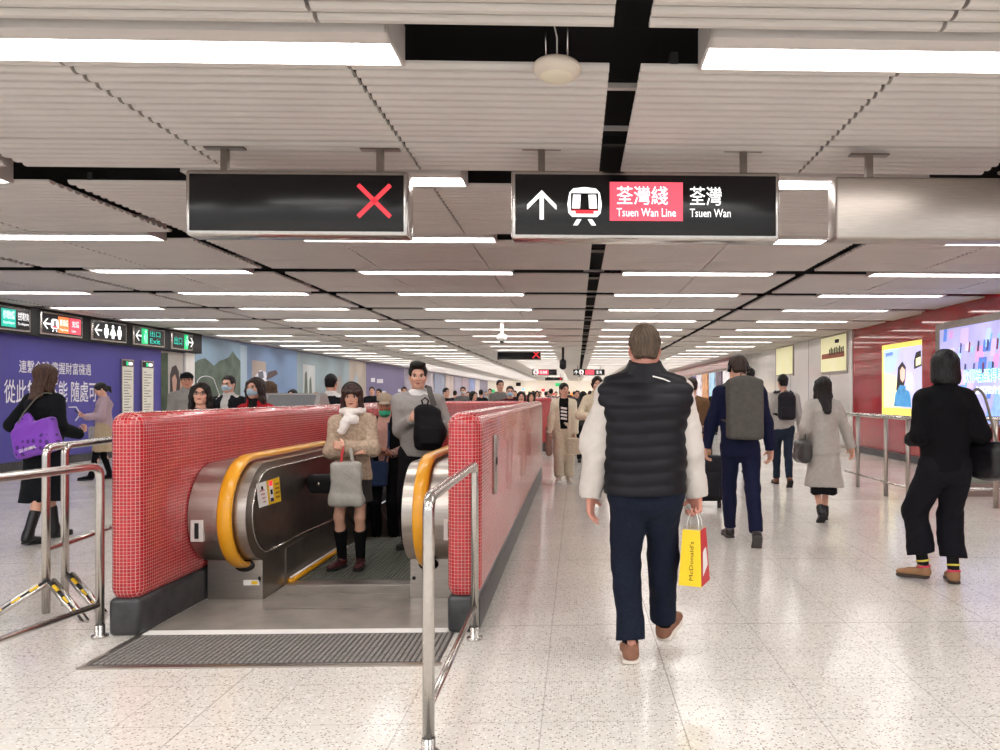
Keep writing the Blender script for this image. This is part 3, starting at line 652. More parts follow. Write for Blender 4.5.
# ------------------------------------------------------------------ right wall: lit poster and lit screen
def rp(px, py, X): return atX(px, py, X)
xr = XR-.05
y0, y1 = YX(926, xr), YX(882, xr); za, zb = .96, 2.53
o = empty('light_box_poster', (XR, y0, za), 'bright yellow framed light box with a long haired woman in blue on the red wall', 'poster')
r = MB(); r.bb(-.05, 0, 0, y1-y0, 0, zb-za, mat('poster_yellow_lit', '#f2df6e', .5, emit=.75)); r.build('frame', o)
w, h = y1-y0, zb-za
def rprint(o, pts, m, name, e, w, h):
    r = MB(); r.add([(-e, w*(1-u), h*v) for u, v in pts], [tuple(range(len(pts)))], m); return r.build(name, o, fix=False)
rprint(o, [(.05, .1), (.92, .1), (.92, .93), (.05, .93)], mat('lit_lilac', '#c3c0ea', .5, emit=.85), 'backdrop_print', .052, w, h)
rprint(o, [(.05, .1), (.5, .1), (.35, .55), (.05, .6)], mat('lit_cream', '#f6ecc0', .5, emit=.85), 'glow_print', .053, w, h)
rprint(o, [(.05, .6), (.3, .6), (.45, .93), (.05, .93)], mat('lit_pale_blue', '#b8d4f0', .5, emit=.85), 'glow_print', .054, w, h)
rprint(o, [(.36, .35), (.4, .66), (.5, .74), (.58, .66), (.57, .5), (.5, .3), (.42, .28)], mat('lit_hair', '#2d2426', .5, emit=.2), 'hair_print', .056, w, h)
rprint(o, [(.46, .5), (.45, .62), (.5, .67), (.57, .62), (.56, .5), (.51, .45)], mat('lit_skin', '#eec6b8', .5, emit=.8), 'face_print', .058, w, h)
rprint(o, [(.3, .12), (.34, .3), (.45, .42), (.6, .4), (.68, .28), (.7, .12)], mat('lit_blue', '#4c96cc', .5, emit=.7, noise=.3, nscale=9), 'dress_print', .057, w, h)
rprint(o, [(.58, .35), (.72, .33), (.74, .55), (.6, .6)], mat('lit_white_pink', '#f1dce6', .5, emit=.85), 'sleeve_print', .0575, w, h)
rprint(o, [(.76, .62), (.92, .66), (.9, .86), (.8, .84), (.76, .74)], mat('lit_hair', '#2d2426'), 'bottle_print', .056, w, h)
rprint(o, [(.8, .66), (.9, .68), (.9, .78), (.8, .76)], mat('lit_cream', '#f6ecc0'), 'bottle_label_print', .058, w, h)
rprint(o, [(.1, .83), (.28, .84), (.28, .89), (.1, .88)], mat('lit_blue2', '#6d8fd8', .5, emit=.7), 'caption_print', .056, w, h)
xs_ = XR-.2
y0, y1 = YX(1075, xs_), YX(940, xs_); za, zb = .92, 2.62; w, h = y1-y0, zb-za
o = empty('advertising_screen', (xs_+.06, y0, za), 'large bright advertising screen in a grey frame at the right edge', 'screen')
r = MB(); r.bb(-.06, 0, -.1, w+.18, -.05, h+.13, M['dsteel']); r.build('frame', o)
r = MB(); r.bb(-.065, -.058, 0, w, 0, h, mat('screen_pale', '#b9b6ea', .4, emit=.62, noise=.1, nscale=2)); r.build('display', o)
random.seed(11)
pal = ['#7fb0ee', '#e8a6d6', '#5a86dc', '#f0e6fa', '#c2dcf8', '#d8c2f0', '#9fd0f4']
for q in range(80):
    u, v = random.random()*.94, random.random()*.9; du, dv = .02+.05*random.random(), .05+.12*random.random()
    c = pal[q % 7]; rprint(o, [(u, v), (min(u+du, 1), v), (min(u+du+.01, 1), min(v+dv, 1)), (u+.01, min(v+dv, 1))], mat('screen_colour_%d' % (q % 7), c, .4, emit=.6), 'picture_patch', .066+.00014*q, w, h)
for q in range(22):
    u = .16+.038*q; v = .72 if q % 2 else .5; c = ['#7a3550', '#4a4a8a', '#35355a'][q % 3]
    rprint(o, [(u, v), (u+.015, v), (u+.022, v+.1), (u+.008, v+.11)], mat('screen_figure_%d' % (q % 3), c, .4, emit=.4), 'figure_patch', .08, w, h)
rprint(o, [(.12, .42), (.17, .4), (.2, .6), (.16, .68), (.11, .62)], mat('screen_rose', '#e0607c', .4, emit=.6), 'figure_patch', .082, w, h)
rprint(o, [(.45, .02), (.8, .02), (.85, .3), (.7, .38), (.5, .34)], mat('screen_jacket', '#8fb4e6', .4, emit=.7, noise=.2, nscale=6), 'jacket_patch', .0815, w, h)
ts = mat('screen_text', '#eafcff', .4, emit=1.0)
text('飲得啱·甄得奉', o, (-.095, w*.76, h*.40), (0, -1, 0), UZ, w*.34, h*.15, mat('screen_text_blue', '#58b8ea', .4, emit=.5), bold=.03)
text('飲得啱·甄得奉', o, (-.105, w*.755, h*.405), (0, -1, 0), UZ, w*.33, h*.14, ts, bold=.0)
text('全新推介優惠', o, (-.085, w*.67, h*.29), (0, -1, 0), UZ, w*.28, h*.08, ts, bold=.02)
# shops beyond, right side: lit vertical banners
cs = ['#8fc0e8', '#b87a4a', '#e8e4e4', '#5a4a5a', '#a8d0ea', '#c48a5a', '#d8cfd2', '#7d6aa0']
for i, p in enumerate((743, 736, 729, 722, 715, 708, 702, 697)):
    ya = YX(p, XR-.3); yb = YX(p-5, XR-.3)
    r = MB(); r.bb(XR-.34, XR-.28, ya, yb, .1, 2.5, mat('shop_banner_%d' % i, cs[i], .4, emit=.5, noise=.5, nscale=3)); r.build('shop_banner', label=f'lit vertical shop banner past the white wall, {["first","second","third","fourth","fifth","sixth","seventh","eighth"][i]} from the right', cat='banner')
# far end: lit shop fronts
cf = [('red', '#e0303a'), ('sky blue', '#7ac4ee'), ('white', '#ffffff'), ('green', '#2fae6a'), ('rose', '#f07a9a'), ('cream', '#fff0c8'), ('orange', '#f09a50')]
random.seed(21)
for i in range(30):
    x = -10.3+i*.58; c = cf[(i*3+i//4) % 7]; z = 1.15+1.5*random.random(); hw_ = .12+.22*random.random()
    r = MB(); r.rbox((x, 87.93, z), (hw_, .08, .07+.16*random.random()), mat('far_lit_'+c[0].replace(' ', '_'), c[1], .4, emit=.9) if i % 3 else M['dark'], r=.02)
    r.build('shop_sign', label='tiny shop sign among the many on the far end wall of the hall', cat='sign', group='far shop signs')
# ceiling fittings
pS = atY(557, 66, 3.55)
o = empty('ceiling_speaker', (pS.x, 3.55, 2.94), 'round cream ceiling loudspeaker hanging under the dark slot near the top', 'loudspeaker')
r = MB(); r.ball((0, 0, 0), (.118, .118, .05), mat('speaker_cream', '#cfc3b4', .4), seg=24, rings=12); r.build('body', o)
r = MB(); r.ball((0, 0, -.02), (.09, .09, .04), mat('speaker_grille', '#ddd3bd', .5, bump=.5, bscale=300), seg=20, rings=10); r.build('grille', o)
r = MB(); r.tube([(-.05, 0, .04), (-.06, 0, .3)], .004, M['steel'], n=6); r.tube([(.05, 0, .04), (.05, 0, .4)], .004, M['steel'], n=6); r.tube([(-.06, 0, .25), (-.03, 0, .28), (.0, 0, .15), (0, 0, .05)], .004, M['housing'], n=6); r.build('cable', o)
p = atY(502, 330, 17)
o = empty('ceiling_camera', (p.x, 17, H), 'white ceiling mounted camera above the middle cross sign', 'camera')
r = MB(); r.tube([(0, 0, 0), (0, 0, -.28)], .045, M['litwhite'] if 0 else M['white'], n=12); r.build('stem', o); r = MB(); r.ball((0, 0, -.36), (.12, .12, .1), M['white']); r.ball((0, -.02, -.42), .06, M['black']); r.build('dome', o)
p = atY(563, 363, 26)
o = empty('ceiling_camera', (p.x, 26, H), 'dark ceiling camera hanging right of the middle cross sign', 'camera')
r = MB(); r.tube([(0, 0, 0), (0, 0, -.5)], .04, M['dark'], n=10); r.build('stem', o); r = MB(); r.tube([(0, .1, -.5), (0, -.1, -.62), (0, -.2, -.68)], .12, M['dark'], n=10); r.build('body', o)
# backs of an information stand behind the left parapet
gx_ = lambda px, Y: atY(px, 400, Y).x
o = empty('information_stand', (gx_(297, 8.6), 8.6, 0), 'grey slanted information stand with navy side behind the left red parapet', 'information stand', rz=.1)
r = MB(); gy = mat('stand_grey', '#a39f9c', .35, .3)
r.prism([(-.5, 0), (.5, 0), (.5, 1.12), (.1, 1.42), (-.15, 1.42), (-.5, 1.05)], (-.3, 0, 0), (0, 1, 0), (0, 0, 1), (.6, 0, 0), gy); r.build('body', o)
r = MB(); r.prism([(-.42, .1), (.42, .1), (.42, 1.08), (.08, 1.33), (-.12, 1.33), (-.42, 1.0)], (-.308, 0, 0), (0, 1, 0), (0, 0, 1), (.007, 0, 0), mat('stand_navy', '#2c3b5c', .35)); r.build('side_panel', o)
r = MB(); v = Vector((0, -.35, .31)).normalized()
r.box((0, -.325, 1.245), (.25, .21, .006), mat('stand_screen', '#77797c', .15), Matrix.Rotation(math.atan2(.37, .35), 3, 'X')); r.build('screen', o)
# ================================================================== FIGURES: distance fields meshed by surface nets
def vec(*a): return np.array(a, dtype=float)
class Fd:
    def __init__(s): s.p = []; s.fin = []
    def _a(s, fn, lo, hi, k, op, cuts): s.p.append((fn, np.array(lo), np.array(hi), k, op, cuts)); return s
    def cone(s, a, b, r0, r1, k=.02, op='+', cuts=()):
        a, b = np.array(a, float), np.array(b, float); ab = b-a; L = max((ab**2).sum(), 1e-9); R = max(r0, r1)
        def fn(X, Y, Z):
            t = np.clip(((X-a[0])*ab[0]+(Y-a[1])*ab[1]+(Z-a[2])*ab[2])/L, 0, 1)
            return np.sqrt((X-a[0]-t*ab[0])**2+(Y-a[1]-t*ab[1])**2+(Z-a[2]-t*ab[2])**2)-(r0+(r1-r0)*t)
        return s._a(fn, np.minimum(a, b)-R, np.maximum(a, b)+R, k, op, cuts)
    def chain(s, pts, rs, k=.02, op='+', cuts=()):
        for i in range(len(pts)-1): s.cone(pts[i], pts[i+1], rs[i], rs[i+1], k, op, cuts)
        return s
    def ecap(s, a, b, ra, rb, xax=(1, 0, 0), k=.03, op='+', cuts=(), endk=1.0):
        """tapered tube with elliptical section: ra=(half width, half depth) at a, rb at b"""
        a, b = np.array(a, float), np.array(b, float); ab = b-a; L = np.sqrt((ab**2).sum())+1e-9; w = ab/L
        x = np.array(xax, float); x = x-w*x.dot(w); x /= np.linalg.norm(x); y = np.cross(w, x); R = max(ra+rb)
        def fn(X, Y, Z):
            qx, qy, qz = X-a[0], Y-a[1], Z-a[2]; h = qx*w[0]+qy*w[1]+qz*w[2]; t = np.clip(h/L, 0, 1); e = h-t*L
            u = qx*x[0]+qy*x[1]+qz*x[2]; v = qx*y[0]+qy*y[1]+qz*y[2]
            A = ra[0]+(rb[0]-ra[0])*t; B = ra[1]+(rb[1]-ra[1])*t; m = np.minimum(A, B)
            n = np.sqrt((u/A)**2+(v/B)**2+(e/(m*endk))**2)+1e-9
            g = np.sqrt((u/A/A)**2+(v/B/B)**2+(e/(m*endk)**2)**2)+1e-9
            return n*(n-1)/g
        return s._a(fn, np.minimum(a, b)-R, np.maximum(a, b)+R, k, op, cuts)
    def ell(s, c, r, R=None, k=.02, op='+', cuts=()):
        c = np.array(c, float); R = np.array(R) if R is not None else np.eye(3); m = max(r)
        def fn(X, Y, Z):
            q = [X-c[0], Y-c[1], Z-c[2]]; u = [sum(R[j][i]*q[j] for j in range(3)) for i in range(3)]
            n = np.sqrt(sum((u[i]/r[i])**2 for i in range(3)))+1e-9; g = np.sqrt(sum((u[i]/r[i]**2)**2 for i in range(3)))+1e-9
            return n*(n-1)/g
        return s._a(fn, c-m, c+m, k, op, cuts)
    def box(s, c, h, r=.01, R=None, k=.01, op='+', cuts=()):
        c = np.array(c, float); R = np.array(R) if R is not None else np.eye(3); m = float(np.linalg.norm(h))
        def fn(X, Y, Z):
            q = [X-c[0], Y-c[1], Z-c[2]]; u = [np.abs(sum(R[j][i]*q[j] for j in range(3)))-h[i]+r for i in range(3)]
            return np.sqrt(sum(np.maximum(x, 0)**2 for x in u))+np.minimum(np.maximum(np.maximum(u[0], u[1]), u[2]), 0)-r
        return s._a(fn, c-m, c+m, k, op, cuts)
    def post(s, fn): s.fin.append(fn); return s
    def mesh(s, vx, scale=1.0, sub=None):
        vx = vx
        adds = [p for p in s.p if p[4] == '+']
        lo = np.min([p[1] for p in adds], 0)-3*vx; hi = np.max([p[2] for p in adds], 0)+3*vx
        n = np.ceil((hi-lo)/vx).astype(int)+1
        ax = [lo[i]+vx*np.arange(n[i]) for i in range(3)]
        V = np.full(n, .12, dtype=np.float32)
        for fn, a, b, k, op, cuts in s.p:
            pad = k+.012
            i0 = np.clip(np.floor((a-pad-lo)/vx).astype(int), 0, n); i1 = np.clip(np.ceil((b+pad-lo)/vx).astype(int)+1, 0, n)
            if (i1 <= i0).any(): continue
            X = ax[0][i0[0]:i1[0]][:, None, None]; Y = ax[1][i0[1]:i1[1]][None, :, None]; Z = ax[2][i0[2]:i1[2]][None, None, :]
            d = fn(X, Y, Z)
            for cp, cn in cuts: d = np.maximum(d, (X-cp[0])*cn[0]+(Y-cp[1])*cn[1]+(Z-cp[2])*cn[2])
            sl = V[i0[0]:i1[0], i0[1]:i1[1], i0[2]:i1[2]]
            if op == '+':
                h = np.maximum(k-np.abs(sl-d), 0)/k; sl[...] = np.minimum(sl, d)-h*h*k*.25
            else:
                d = -d; h = np.maximum(k-np.abs(sl-d), 0)/k; sl[...] = np.maximum(sl, d)+h*h*k*.25
        if s.fin:
            X, Y, Z = ax[0][:, None, None], ax[1][None, :, None], ax[2][None, None, :]
            for fn in s.fin: V = fn(V, X, Y, Z)
        V[0], V[-1] = .1, .1; V[:, 0], V[:, -1] = .1, .1; V[:, :, 0], V[:, :, -1] = .1, .1
        return surface_nets(V, lo, vx)
def surface_nets(V, lo, vx):
    n = np.array(V.shape); S = V < 0; c = [V[i:n[0]-1+i, j:n[1]-1+j, k:n[2]-1+k] for i in (0, 1) for j in (0, 1) for k in (0, 1)]
    cs = sum((x < 0).astype(np.int8) for x in c); act = (cs > 0) & (cs < 8)
    I, J, K = np.nonzero(act); m = len(I)
    if m == 0: return np.zeros((0, 3)), np.zeros((0, 4), int)
    cv = np.stack([x[I, J, K] for x in c], 1); off = np.array([(i, j, k) for i in (0, 1) for j in (0, 1) for k in (0, 1)], float)
    P = np.zeros((m, 3)); cnt = np.zeros(m)
    for a, b in ((0, 1), (2, 3), (4, 5), (6, 7), (0, 2), (1, 3), (4, 6), (5, 7), (0, 4), (1, 5), (2, 6), (3, 7)):
        va, vb = cv[:, a], cv[:, b]; x = (va < 0) != (vb < 0); t = np.where(x, va/np.where(x, va-vb, 1), 0)
        P += np.where(x[:, None], off[a]+(off[b]-off[a])*t[:, None], 0); cnt += x
    P /= cnt[:, None]; P = (P+np.stack([I, J, K], 1))*vx+lo
    idx = -np.ones(act.shape, dtype=np.int64); idx[I, J, K] = np.arange(m); Q = []
    for axis in range(3):
        A = [slice(None)]*3; B = [slice(None)]*3; A[axis] = slice(0, -1); B[axis] = slice(1, None)
        sa, sb = S[tuple(A)], S[tuple(B)]; X = sa != sb
        e = np.nonzero(X); e = np.stack(e, 1); u, w = (axis+1) % 3, (axis+2) % 3
        ok = (e[:, u] > 0) & (e[:, w] > 0) & (e[:, u] < n[u]-1) & (e[:, w] < n[w]-1); e = e[ok]
        def g(du, dw):
            q = e.copy(); q[:, u] -= du; q[:, w] -= dw; return idx[q[:, 0], q[:, 1], q[:, 2]]
        q = np.stack([g(1, 1), g(0, 1), g(0, 0), g(1, 0)], 1); inside = sa[tuple(e.T)]
        q[~inside] = q[~inside][:, ::-1]; Q.append(q)
    return P, np.concatenate(Q)
def relax(P, Q, it=1, f=.5):
    for _ in range(it):
        A = np.zeros_like(P); c = np.zeros(len(P))
        for i in range(4):
            for j in (1, 3):
                np.add.at(A, Q[:, i], P[Q[:, (i+j) % 4]]); np.add.at(c, Q[:, i], 1)
        P = P+(A/np.maximum(c, 1)[:, None]-P)*f
    return P
def part(name, parent, pieces, m, s=1.0, label=None, it=1):
    """pieces: list of (field, voxel) or (P, Q); joined in ONE mesh"""
    vs, fs, b = [], [], 0
    for f, vx in pieces:
        if isinstance(f, Fd): P, Q = f.mesh(vx); P = relax(P, Q, it) if len(P) and it else P
        else: P, Q = f, vx
        vs.append(P); fs.append(Q+b); b += len(P)
    P = np.concatenate(vs)*s; Q = np.concatenate(fs)
    me = bpy.data.meshes.new(name); me.vertices.add(len(P)); me.vertices.foreach_set('co', P.astype(np.float32).ravel())
    me.loops.add(len(Q)*4); me.loops.foreach_set('vertex_index', Q.astype(np.int32).ravel())
    me.polygons.add(len(Q)); me.polygons.foreach_set('loop_start', np.arange(len(Q), dtype=np.int32)*4); me.polygons.foreach_set('loop_total', np.full(len(Q), 4, dtype=np.int32))
    me.polygons.foreach_set('use_smooth', np.ones(len(Q), bool)); me.update(calc_edges=True); me.validate()
    me.materials.append(m)
    o = bpy.data.objects.new(name, me); COL.objects.link(o)
    if parent: o.parent = parent
    return tag(o, label)
def folds(amp, seed=0, fx=14, fy=14, fz=9):
    r = np.random.RandomState(seed); ph = r.rand(6)*6.28
    def fn(V, X, Y, Z):
        return V + (amp*(np.sin(fx*X+5*Z+ph[0]+1.5*np.sin(fz*Z+ph[1]))*.5+np.sin(fz*2.3*Z+fx*.7*X-fy*.6*Y+ph[2])*.35+np.sin(fy*1.7*Y+fz*1.3*Z+3.1*X*4+ph[3])*.35+.3*np.abs(np.sin(fx*1.9*X+fz*4.1*Z+2*np.sin(fy*1.3*Y+ph[4])+ph[5])))).astype(np.float32)
    return fn
def wool(amp, fr=110):
    def fn(V, X, Y, Z): return V+(amp*np.sin(fr*X+3*np.sin(40*Z))*np.sin(fr*Y+2*np.sin(37*X))*np.sin(fr*.9*Z+2*np.sin(45*Y))).astype(np.float32)
    return fn
def nrm(v): v = np.array(v, float); return v/(np.linalg.norm(v)+1e-9)
def bend(a, b, l1, l2, hint):
    a, b = np.array(a, float), np.array(b, float); d = b-a; D = min(np.linalg.norm(d), (l1+l2)*.999); u = nrm(d); b = a+u*D
    x = (l1*l1-l2*l2+D*D)/(2*D); h = math.sqrt(max(l1*l1-x*x, 0)); w = np.array(hint, float); w = nrm(w-u*w.dot(u)); return a+u*x+w*h, b
def rotm(yaw=0, pitch=0, roll=0):
    return np.array(Matrix.Rotation(yaw, 3, 'Z') @ Matrix.Rotation(pitch, 3, 'X') @ Matrix.Rotation(roll, 3, 'Y'))
SKIN = {'fair': '#dca890', 'tan': '#c48a70', 'deep': '#b87a60', 'pale': '#e8bda8', 'ruddy': '#cf8f7c'}
def skin(k): return mat('skin_'+k, SKIN[k], .5, noise=.05, nscale=30)
def hairm(c): return mat('hair_'+c.strip('#'), c, .42, spec=.3, noise=.35, nscale=60, bump=.5, bscale=90, stretch=(1, 1, .15))
def cloth(name, c, rough=.85, noise=.08, nscale=30, bump=.25, bscale=220, **k): return mat('cloth_'+name, c, rough, spec=.18, noise=noise, nscale=nscale, bump=bump, bscale=bscale, **k)
class Person:
    """local space: facing -Y, up +Z, left side +X; all numbers for a 1.75 m adult, scaled by s"""
    def __init__(P, label, loc, H=1.75, face=0, feet=None, hands=None, lean=0, side=0, twist=0, head=(0, 0, 0), fem=False, build=1.0, group=None, vx=.009, hipz=0, skinc='fair', knee=None, elbow=None, fwd=0):
        P.s = H/1.75; P.fem = fem; P.vx = vx/P.s; P.skin = skin(skinc); P.face = face
        P.o = empty('person', loc, label, 'person', face, group)
        hw = .085 if fem else .09; sw = .155 if fem else .185; P.b = build
        P.hipz = .92+hipz
        P.hipc = vec(side, fwd, P.hipz); P.hip = {1: P.hipc+vec(hw, 0, 0), -1: P.hipc+vec(-hw, 0, 0)}
        L = np.array(Matrix.Rotation(lean, 3, 'X')); T = np.array(Matrix.Rotation(twist, 3, 'Z'))   # lean > 0 bends forward (-Y)
        P.L = L; up = L @ vec(0, 0, 1)
        P.waist = P.hipc+up*.16; P.chest = P.hipc+up*.38; P.neck = P.hipc+up*.56
        P.T = T @ L; xa = T @ vec(1, 0, 0); P.xa = xa
        P.sh = {1: P.hipc+up*.468+xa*sw, -1: P.hipc+up*.468-xa*sw}
        P.up = up
        P.hr = rotm(*head)
        P.headc = P.neck+up*.055+vec(0, -.005, 0)+P.hr @ vec(0, -.012, .085)
        P.feet = {}; P.knee = {}; P.ank = {}
        feet = feet or {}; knee = knee or {}
        for sd in (1, -1):
            x, y, z, pitch, yaw = feet.get(sd, (sd*.1, 0, 0, 0, sd*.12))   # heel ground point, pitch > 0 toe down
            R = rotm(yaw, pitch, 0); an = vec(x, y, z)+R @ vec(0, -.045, .085)
            P.knee[sd], an2 = bend(P.hip[sd], an, .435, .42, knee.get(sd, (sd*.12, -1, 0)))
            P.ank[sd] = an2; P.feet[sd] = (an2-R @ vec(0, -.045, .085), R)
        P.hand = {}; P.elb = {}; P.wr = {}
        hands = hands or {}; elbow = elbow or {}
        for sd in (1, -1):
            h = hands.get(sd, ((sd*.27, -.02, .83), (0, -.1, -1), (-sd, 0, 0), .5))
            P.elb[sd], w = bend(P.sh[sd], h[0], .285, .255, elbow.get(sd, (sd*.35, 1, 0)))
            P.wr[sd] = w; P.hand[sd] = (nrm(h[1]), nrm(h[2]), h[3])
        P.torso_r = (.135, .095) if fem else (.155, .11)
    def w(P, p):
        """local -> world"""
        v = Vector([float(x)*P.s for x in p]); return Matrix.Rotation(P.face, 3, 'Z') @ v + P.o.location
    def body(P, hv=.0045, armr=1, legs=True, handv=.0042, top_only=False):
        f = Fd(); b = P.b*(.93 if P.fem else 1); x = P.xa
        if not top_only:
            f.ecap(P.hipc+vec(0, 0, -.04), P.waist, (.145*b, .1*b), (.115*b, .085*b), k=.04)
            for sd in (1, -1):
                f.cone(P.hip[sd], P.knee[sd], .075*b, .05*b, .04); f.cone(P.knee[sd], P.ank[sd], .05*b, .034*b, .03)
                calf = P.knee[sd]*.7+P.ank[sd]*.3+vec(0, .012, 0); f.ell(calf, (.045*b, .045*b, .08), k=.03)
                ft, R = P.feet[sd]; f.cone(ft+R @ vec(0, -.05, .045), ft+R @ vec(0, -.2, .03), .033, .026, .03)
        f.ecap(P.waist, P.chest, (.115*b, .082*b), (.135*b, .09*b), xax=x, k=.05)
        f.cone(P.sh[1]-x*.03, P.sh[-1]+x*.03, .05*b, .05*b, .05); f.cone(P.chest, P.neck, .08*b, .055, .05)
        f.cone(P.neck+P.up*-.02, P.headc+P.hr @ vec(0, .01, -.05), .056 if not P.fem else .047, .05 if not P.fem else .043, .03)
        for sd in (1, -1):
            f.cone(P.sh[sd], P.elb[sd], .045*b, .037*b, .03); f.cone(P.elb[sd], P.wr[sd], .037*b, .026*b, .02)
        pcs = [(f, max(P.vx, .009))]
        h = P._head(); pcs.append((h, max(hv, P.vx*.5)))
        for sd in (1, -1): pcs.append(P._hand(sd, max(handv, P.vx*.45)))
        ob = part('body', P.o, pcs, P.skin, P.s); P.bodyo = ob; return ob
    def _head(P):
        """frontal features along -y of the head frame"""
        f = Fd(); R = P.hr; c = P.headc; g = .95 if P.fem else 1.0
        t = lambda x, y, z: c+R @ vec(x*g, y*g, z*g)
        Rm = R
        f.ell(t(0, .015, .035), (.074*g, .092*g, .082*g), Rm, k=.03)
        f.ell(t(0, -.022, -.03), (.058*g, .066*g, .082*g), Rm, k=.035)
        f.ell(t(0, -.055, -.088), (.026*g, .024*g, .02*g), Rm, k=.03)
        for sd in (1, -1):
            f.cone(t(sd*.055, .01, -.045), t(sd*.022, -.05, -.085), .018*g, .016*g, .03)
            f.ell(t(sd*.036, -.062, -.022), (.022*g, .02*g, .02*g), Rm, k=.03)
            f.ell(t(sd*.076, .012, -.005), (.009, .019*g, .031*g), Rm @ rotm(sd*-.35, 0, 0), k=.008)
            f.ell(t(sd*.031, -.096, .006), (.016, .012, .011), Rm, k=.016, op='-')
        f.cone(t(-.034, -.083, .026), t(.034, -.083, .026), .009, .009, .02)
        f.cone(t(0, -.088, .012), t(0, -.103, -.024), .008*g, .0115*g, .014)
        for sd in (1, -1): f.ell(t(sd*.012, -.094, -.027), (.008, .009, .007), Rm, k=.008)
        f.ell(t(0, -.087, -.053), (.021*g, .010, .0055), Rm, k=.008); f.ell(t(0, -.085, -.062), (.018*g, .010, .0055), Rm, k=.008)
        f.cone(t(0, .02, -.05), P.neck, .048*g if P.fem else .054, .05*g if P.fem else .058, .03)
        return f
    def face_parts(P, lips='#a8564e', brow='#2b201c', eye='#20140f', glasses=False, mask=None, brows=True):
        R = Matrix([list(map(float, r)) for r in P.hr]); g = .95 if P.fem else 1; s = P.s
        t = lambda x, y, z: Vector([float(q)*s for q in (P.headc+P.hr @ vec(x*g, y*g, z*g))])
        for sd in (1, -1):
            r = MB(); r.ball(t(sd*.031, -.078, .006), (.0155*s, .0115*s, .009*s), mat('eye_white', '#e6ddd6', .3), 12, 8, R)
            r.ball(t(sd*.031, -.0862, .006), (.0075*s, .0046*s, .0078*s), mat('iris_dark', eye, .2), 10, 6, R)
            r.tube([t(sd*(.031+.015*a), -.0885+.004*abs(a)+.001, .0135-.004*a*a) for a in (-1, -.5, 0, .5, 1)], .0032*s, mat('lash', '#1c1412', .6), n=5); r.build('eye', P.bodyo)
            if brows: r = MB(); r.tube([t(sd*(.031+.02*a), -.0925+.007*abs(a), .027+.002*a-.004*a*a) for a in (-1, -.5, 0, .5, 1)], [.003*s, .0048*s, .005*s, .004*s, .002*s], mat('brow_'+brow.strip('#'), brow, .8), n=5); r.build('eyebrow', P.bodyo)
        if not mask:
            r = MB(); r.ball(t(0, -.0945, -.0545), (.0205*s, .0045*s, .0042*s), mat('lips_'+lips.strip('#'), lips, .4), 12, 6, R); r.ball(t(0, -.0925, -.0615), (.0165*s, .0048*s, .0045*s), mat('lips_'+lips.strip('#'), lips), 12, 6, R)
            r.tube([t(.0215*a, -.0975+.006*a*a, -.0578) for a in (-1, -.5, 0, .5, 1)], .0014*s, mat('lash', '#1c1412'), n=4); r.build('lips', P.bodyo)
        if glasses:
            r = MB(); m = mat('spectacle_frame', '#2a1c22', .3)
            for sd in (1, -1):
                r.tube([t(sd*.032+.023*math.cos(a), -.101, .004+.016*math.sin(a)) for a in [i*math.pi/8 for i in range(16)]], .0022*s, m, n=5, closed=True)
                r.tube([t(sd*.054, -.1, .008), t(sd*.074, .0, .01)], .002*s, m, n=5)
            r.tube([t(-.01, -.103, .007), t(.01, -.103, .007)], .0022*s, m, n=5); r.build('glasses', P.o)
        if mask:
            f = Fd(); c = P.headc; q = lambda x, y, z: c+P.hr @ vec(x*g, y*g, z*g); dz = mask[1] if isinstance(mask, tuple) else 0; mc = mask[0] if isinstance(mask, tuple) else mask
            f.ell(q(0, -.028, -.045+dz), (.068*g, .080*g, .056*g), P.hr, k=.01, cuts=((q(0, -.035, 0), P.hr @ vec(0, 1, 0)),))
            f.ell(q(0, -.1, -.035+dz), (.02, .016, .022), P.hr, k=.03)
            f.box(q(0, .03, -.05+dz), (.09, .055, .08), .01, P.hr, k=.005, op='-')
            part('face_mask', P.o, [(f, .005)], cloth('mask_'+mc.strip('#'), mc, .8), s)
            r = MB()
            for sd in (1, -1): r.tube([t(sd*.062, -.05, -.028+dz), t(sd*.08, .012, .02)], .0016*s, M['white'], n=4); r.tube([t(sd*.058, -.05, -.06+dz), t(sd*.08, .012, -.02)], .0016*s, M['white'], n=4)
            r.build('ear_loop', P.o)
    def hair(P, color, style='short', label=None, vx=.006, amp=.003, name='hair'):
        f = Fd(); R = P.hr; c = P.headc; g = .95 if P.fem else 1; t = lambda x, y, z: c+R @ vec(x*g, y*g, z*g); dn = -P.up
        if style in ('short', 'crop', 'spiky', 'side'):
            th = {'short': .012, 'crop': .007, 'spiky': .016, 'side': .016}[style]
            f.ell(t(0, .018, .042), ((.074+th*.8)*g, (.092+th)*g, (.082+th*1.2)*g), R, k=.02)
            if style in ('spiky', 'side'):
                f.ell(t(.01, -.045, .118), (.05, .04, .03), R, k=.03); f.ell(t(-.03, -.02, .118), (.04, .05, .028), R, k=.03)
                f.cone(t(-.045, -.07, .108), t(.05, -.075, .118), .016, .02, .02)
            f.ell(t(0, .06, -.03), (.062*g, .045*g, .05*g), R, k=.03)
            f.box(t(0, -.115, -.015), (.066, .075, .09), .035, R, k=.014, op='-')
            f.box(t(0, -.04, -.09), (.12, .075, .09), .02, R, k=.015, op='-')
            f.ell(t(0, .06, -.155), (.12, .16, .1), R, k=.03, op='-')
            for sd in (1, -1): f.ell(t(sd*.085, .012, -.01), (.018, .024, .036), R, k=.01, op='-')
        elif style in ('bob', 'long', 'tied', 'bangs', 'wavy', 'up'):
            f.ell(t(0, .018, .045), (.087*g, .108*g, .092*g), R, k=.02)
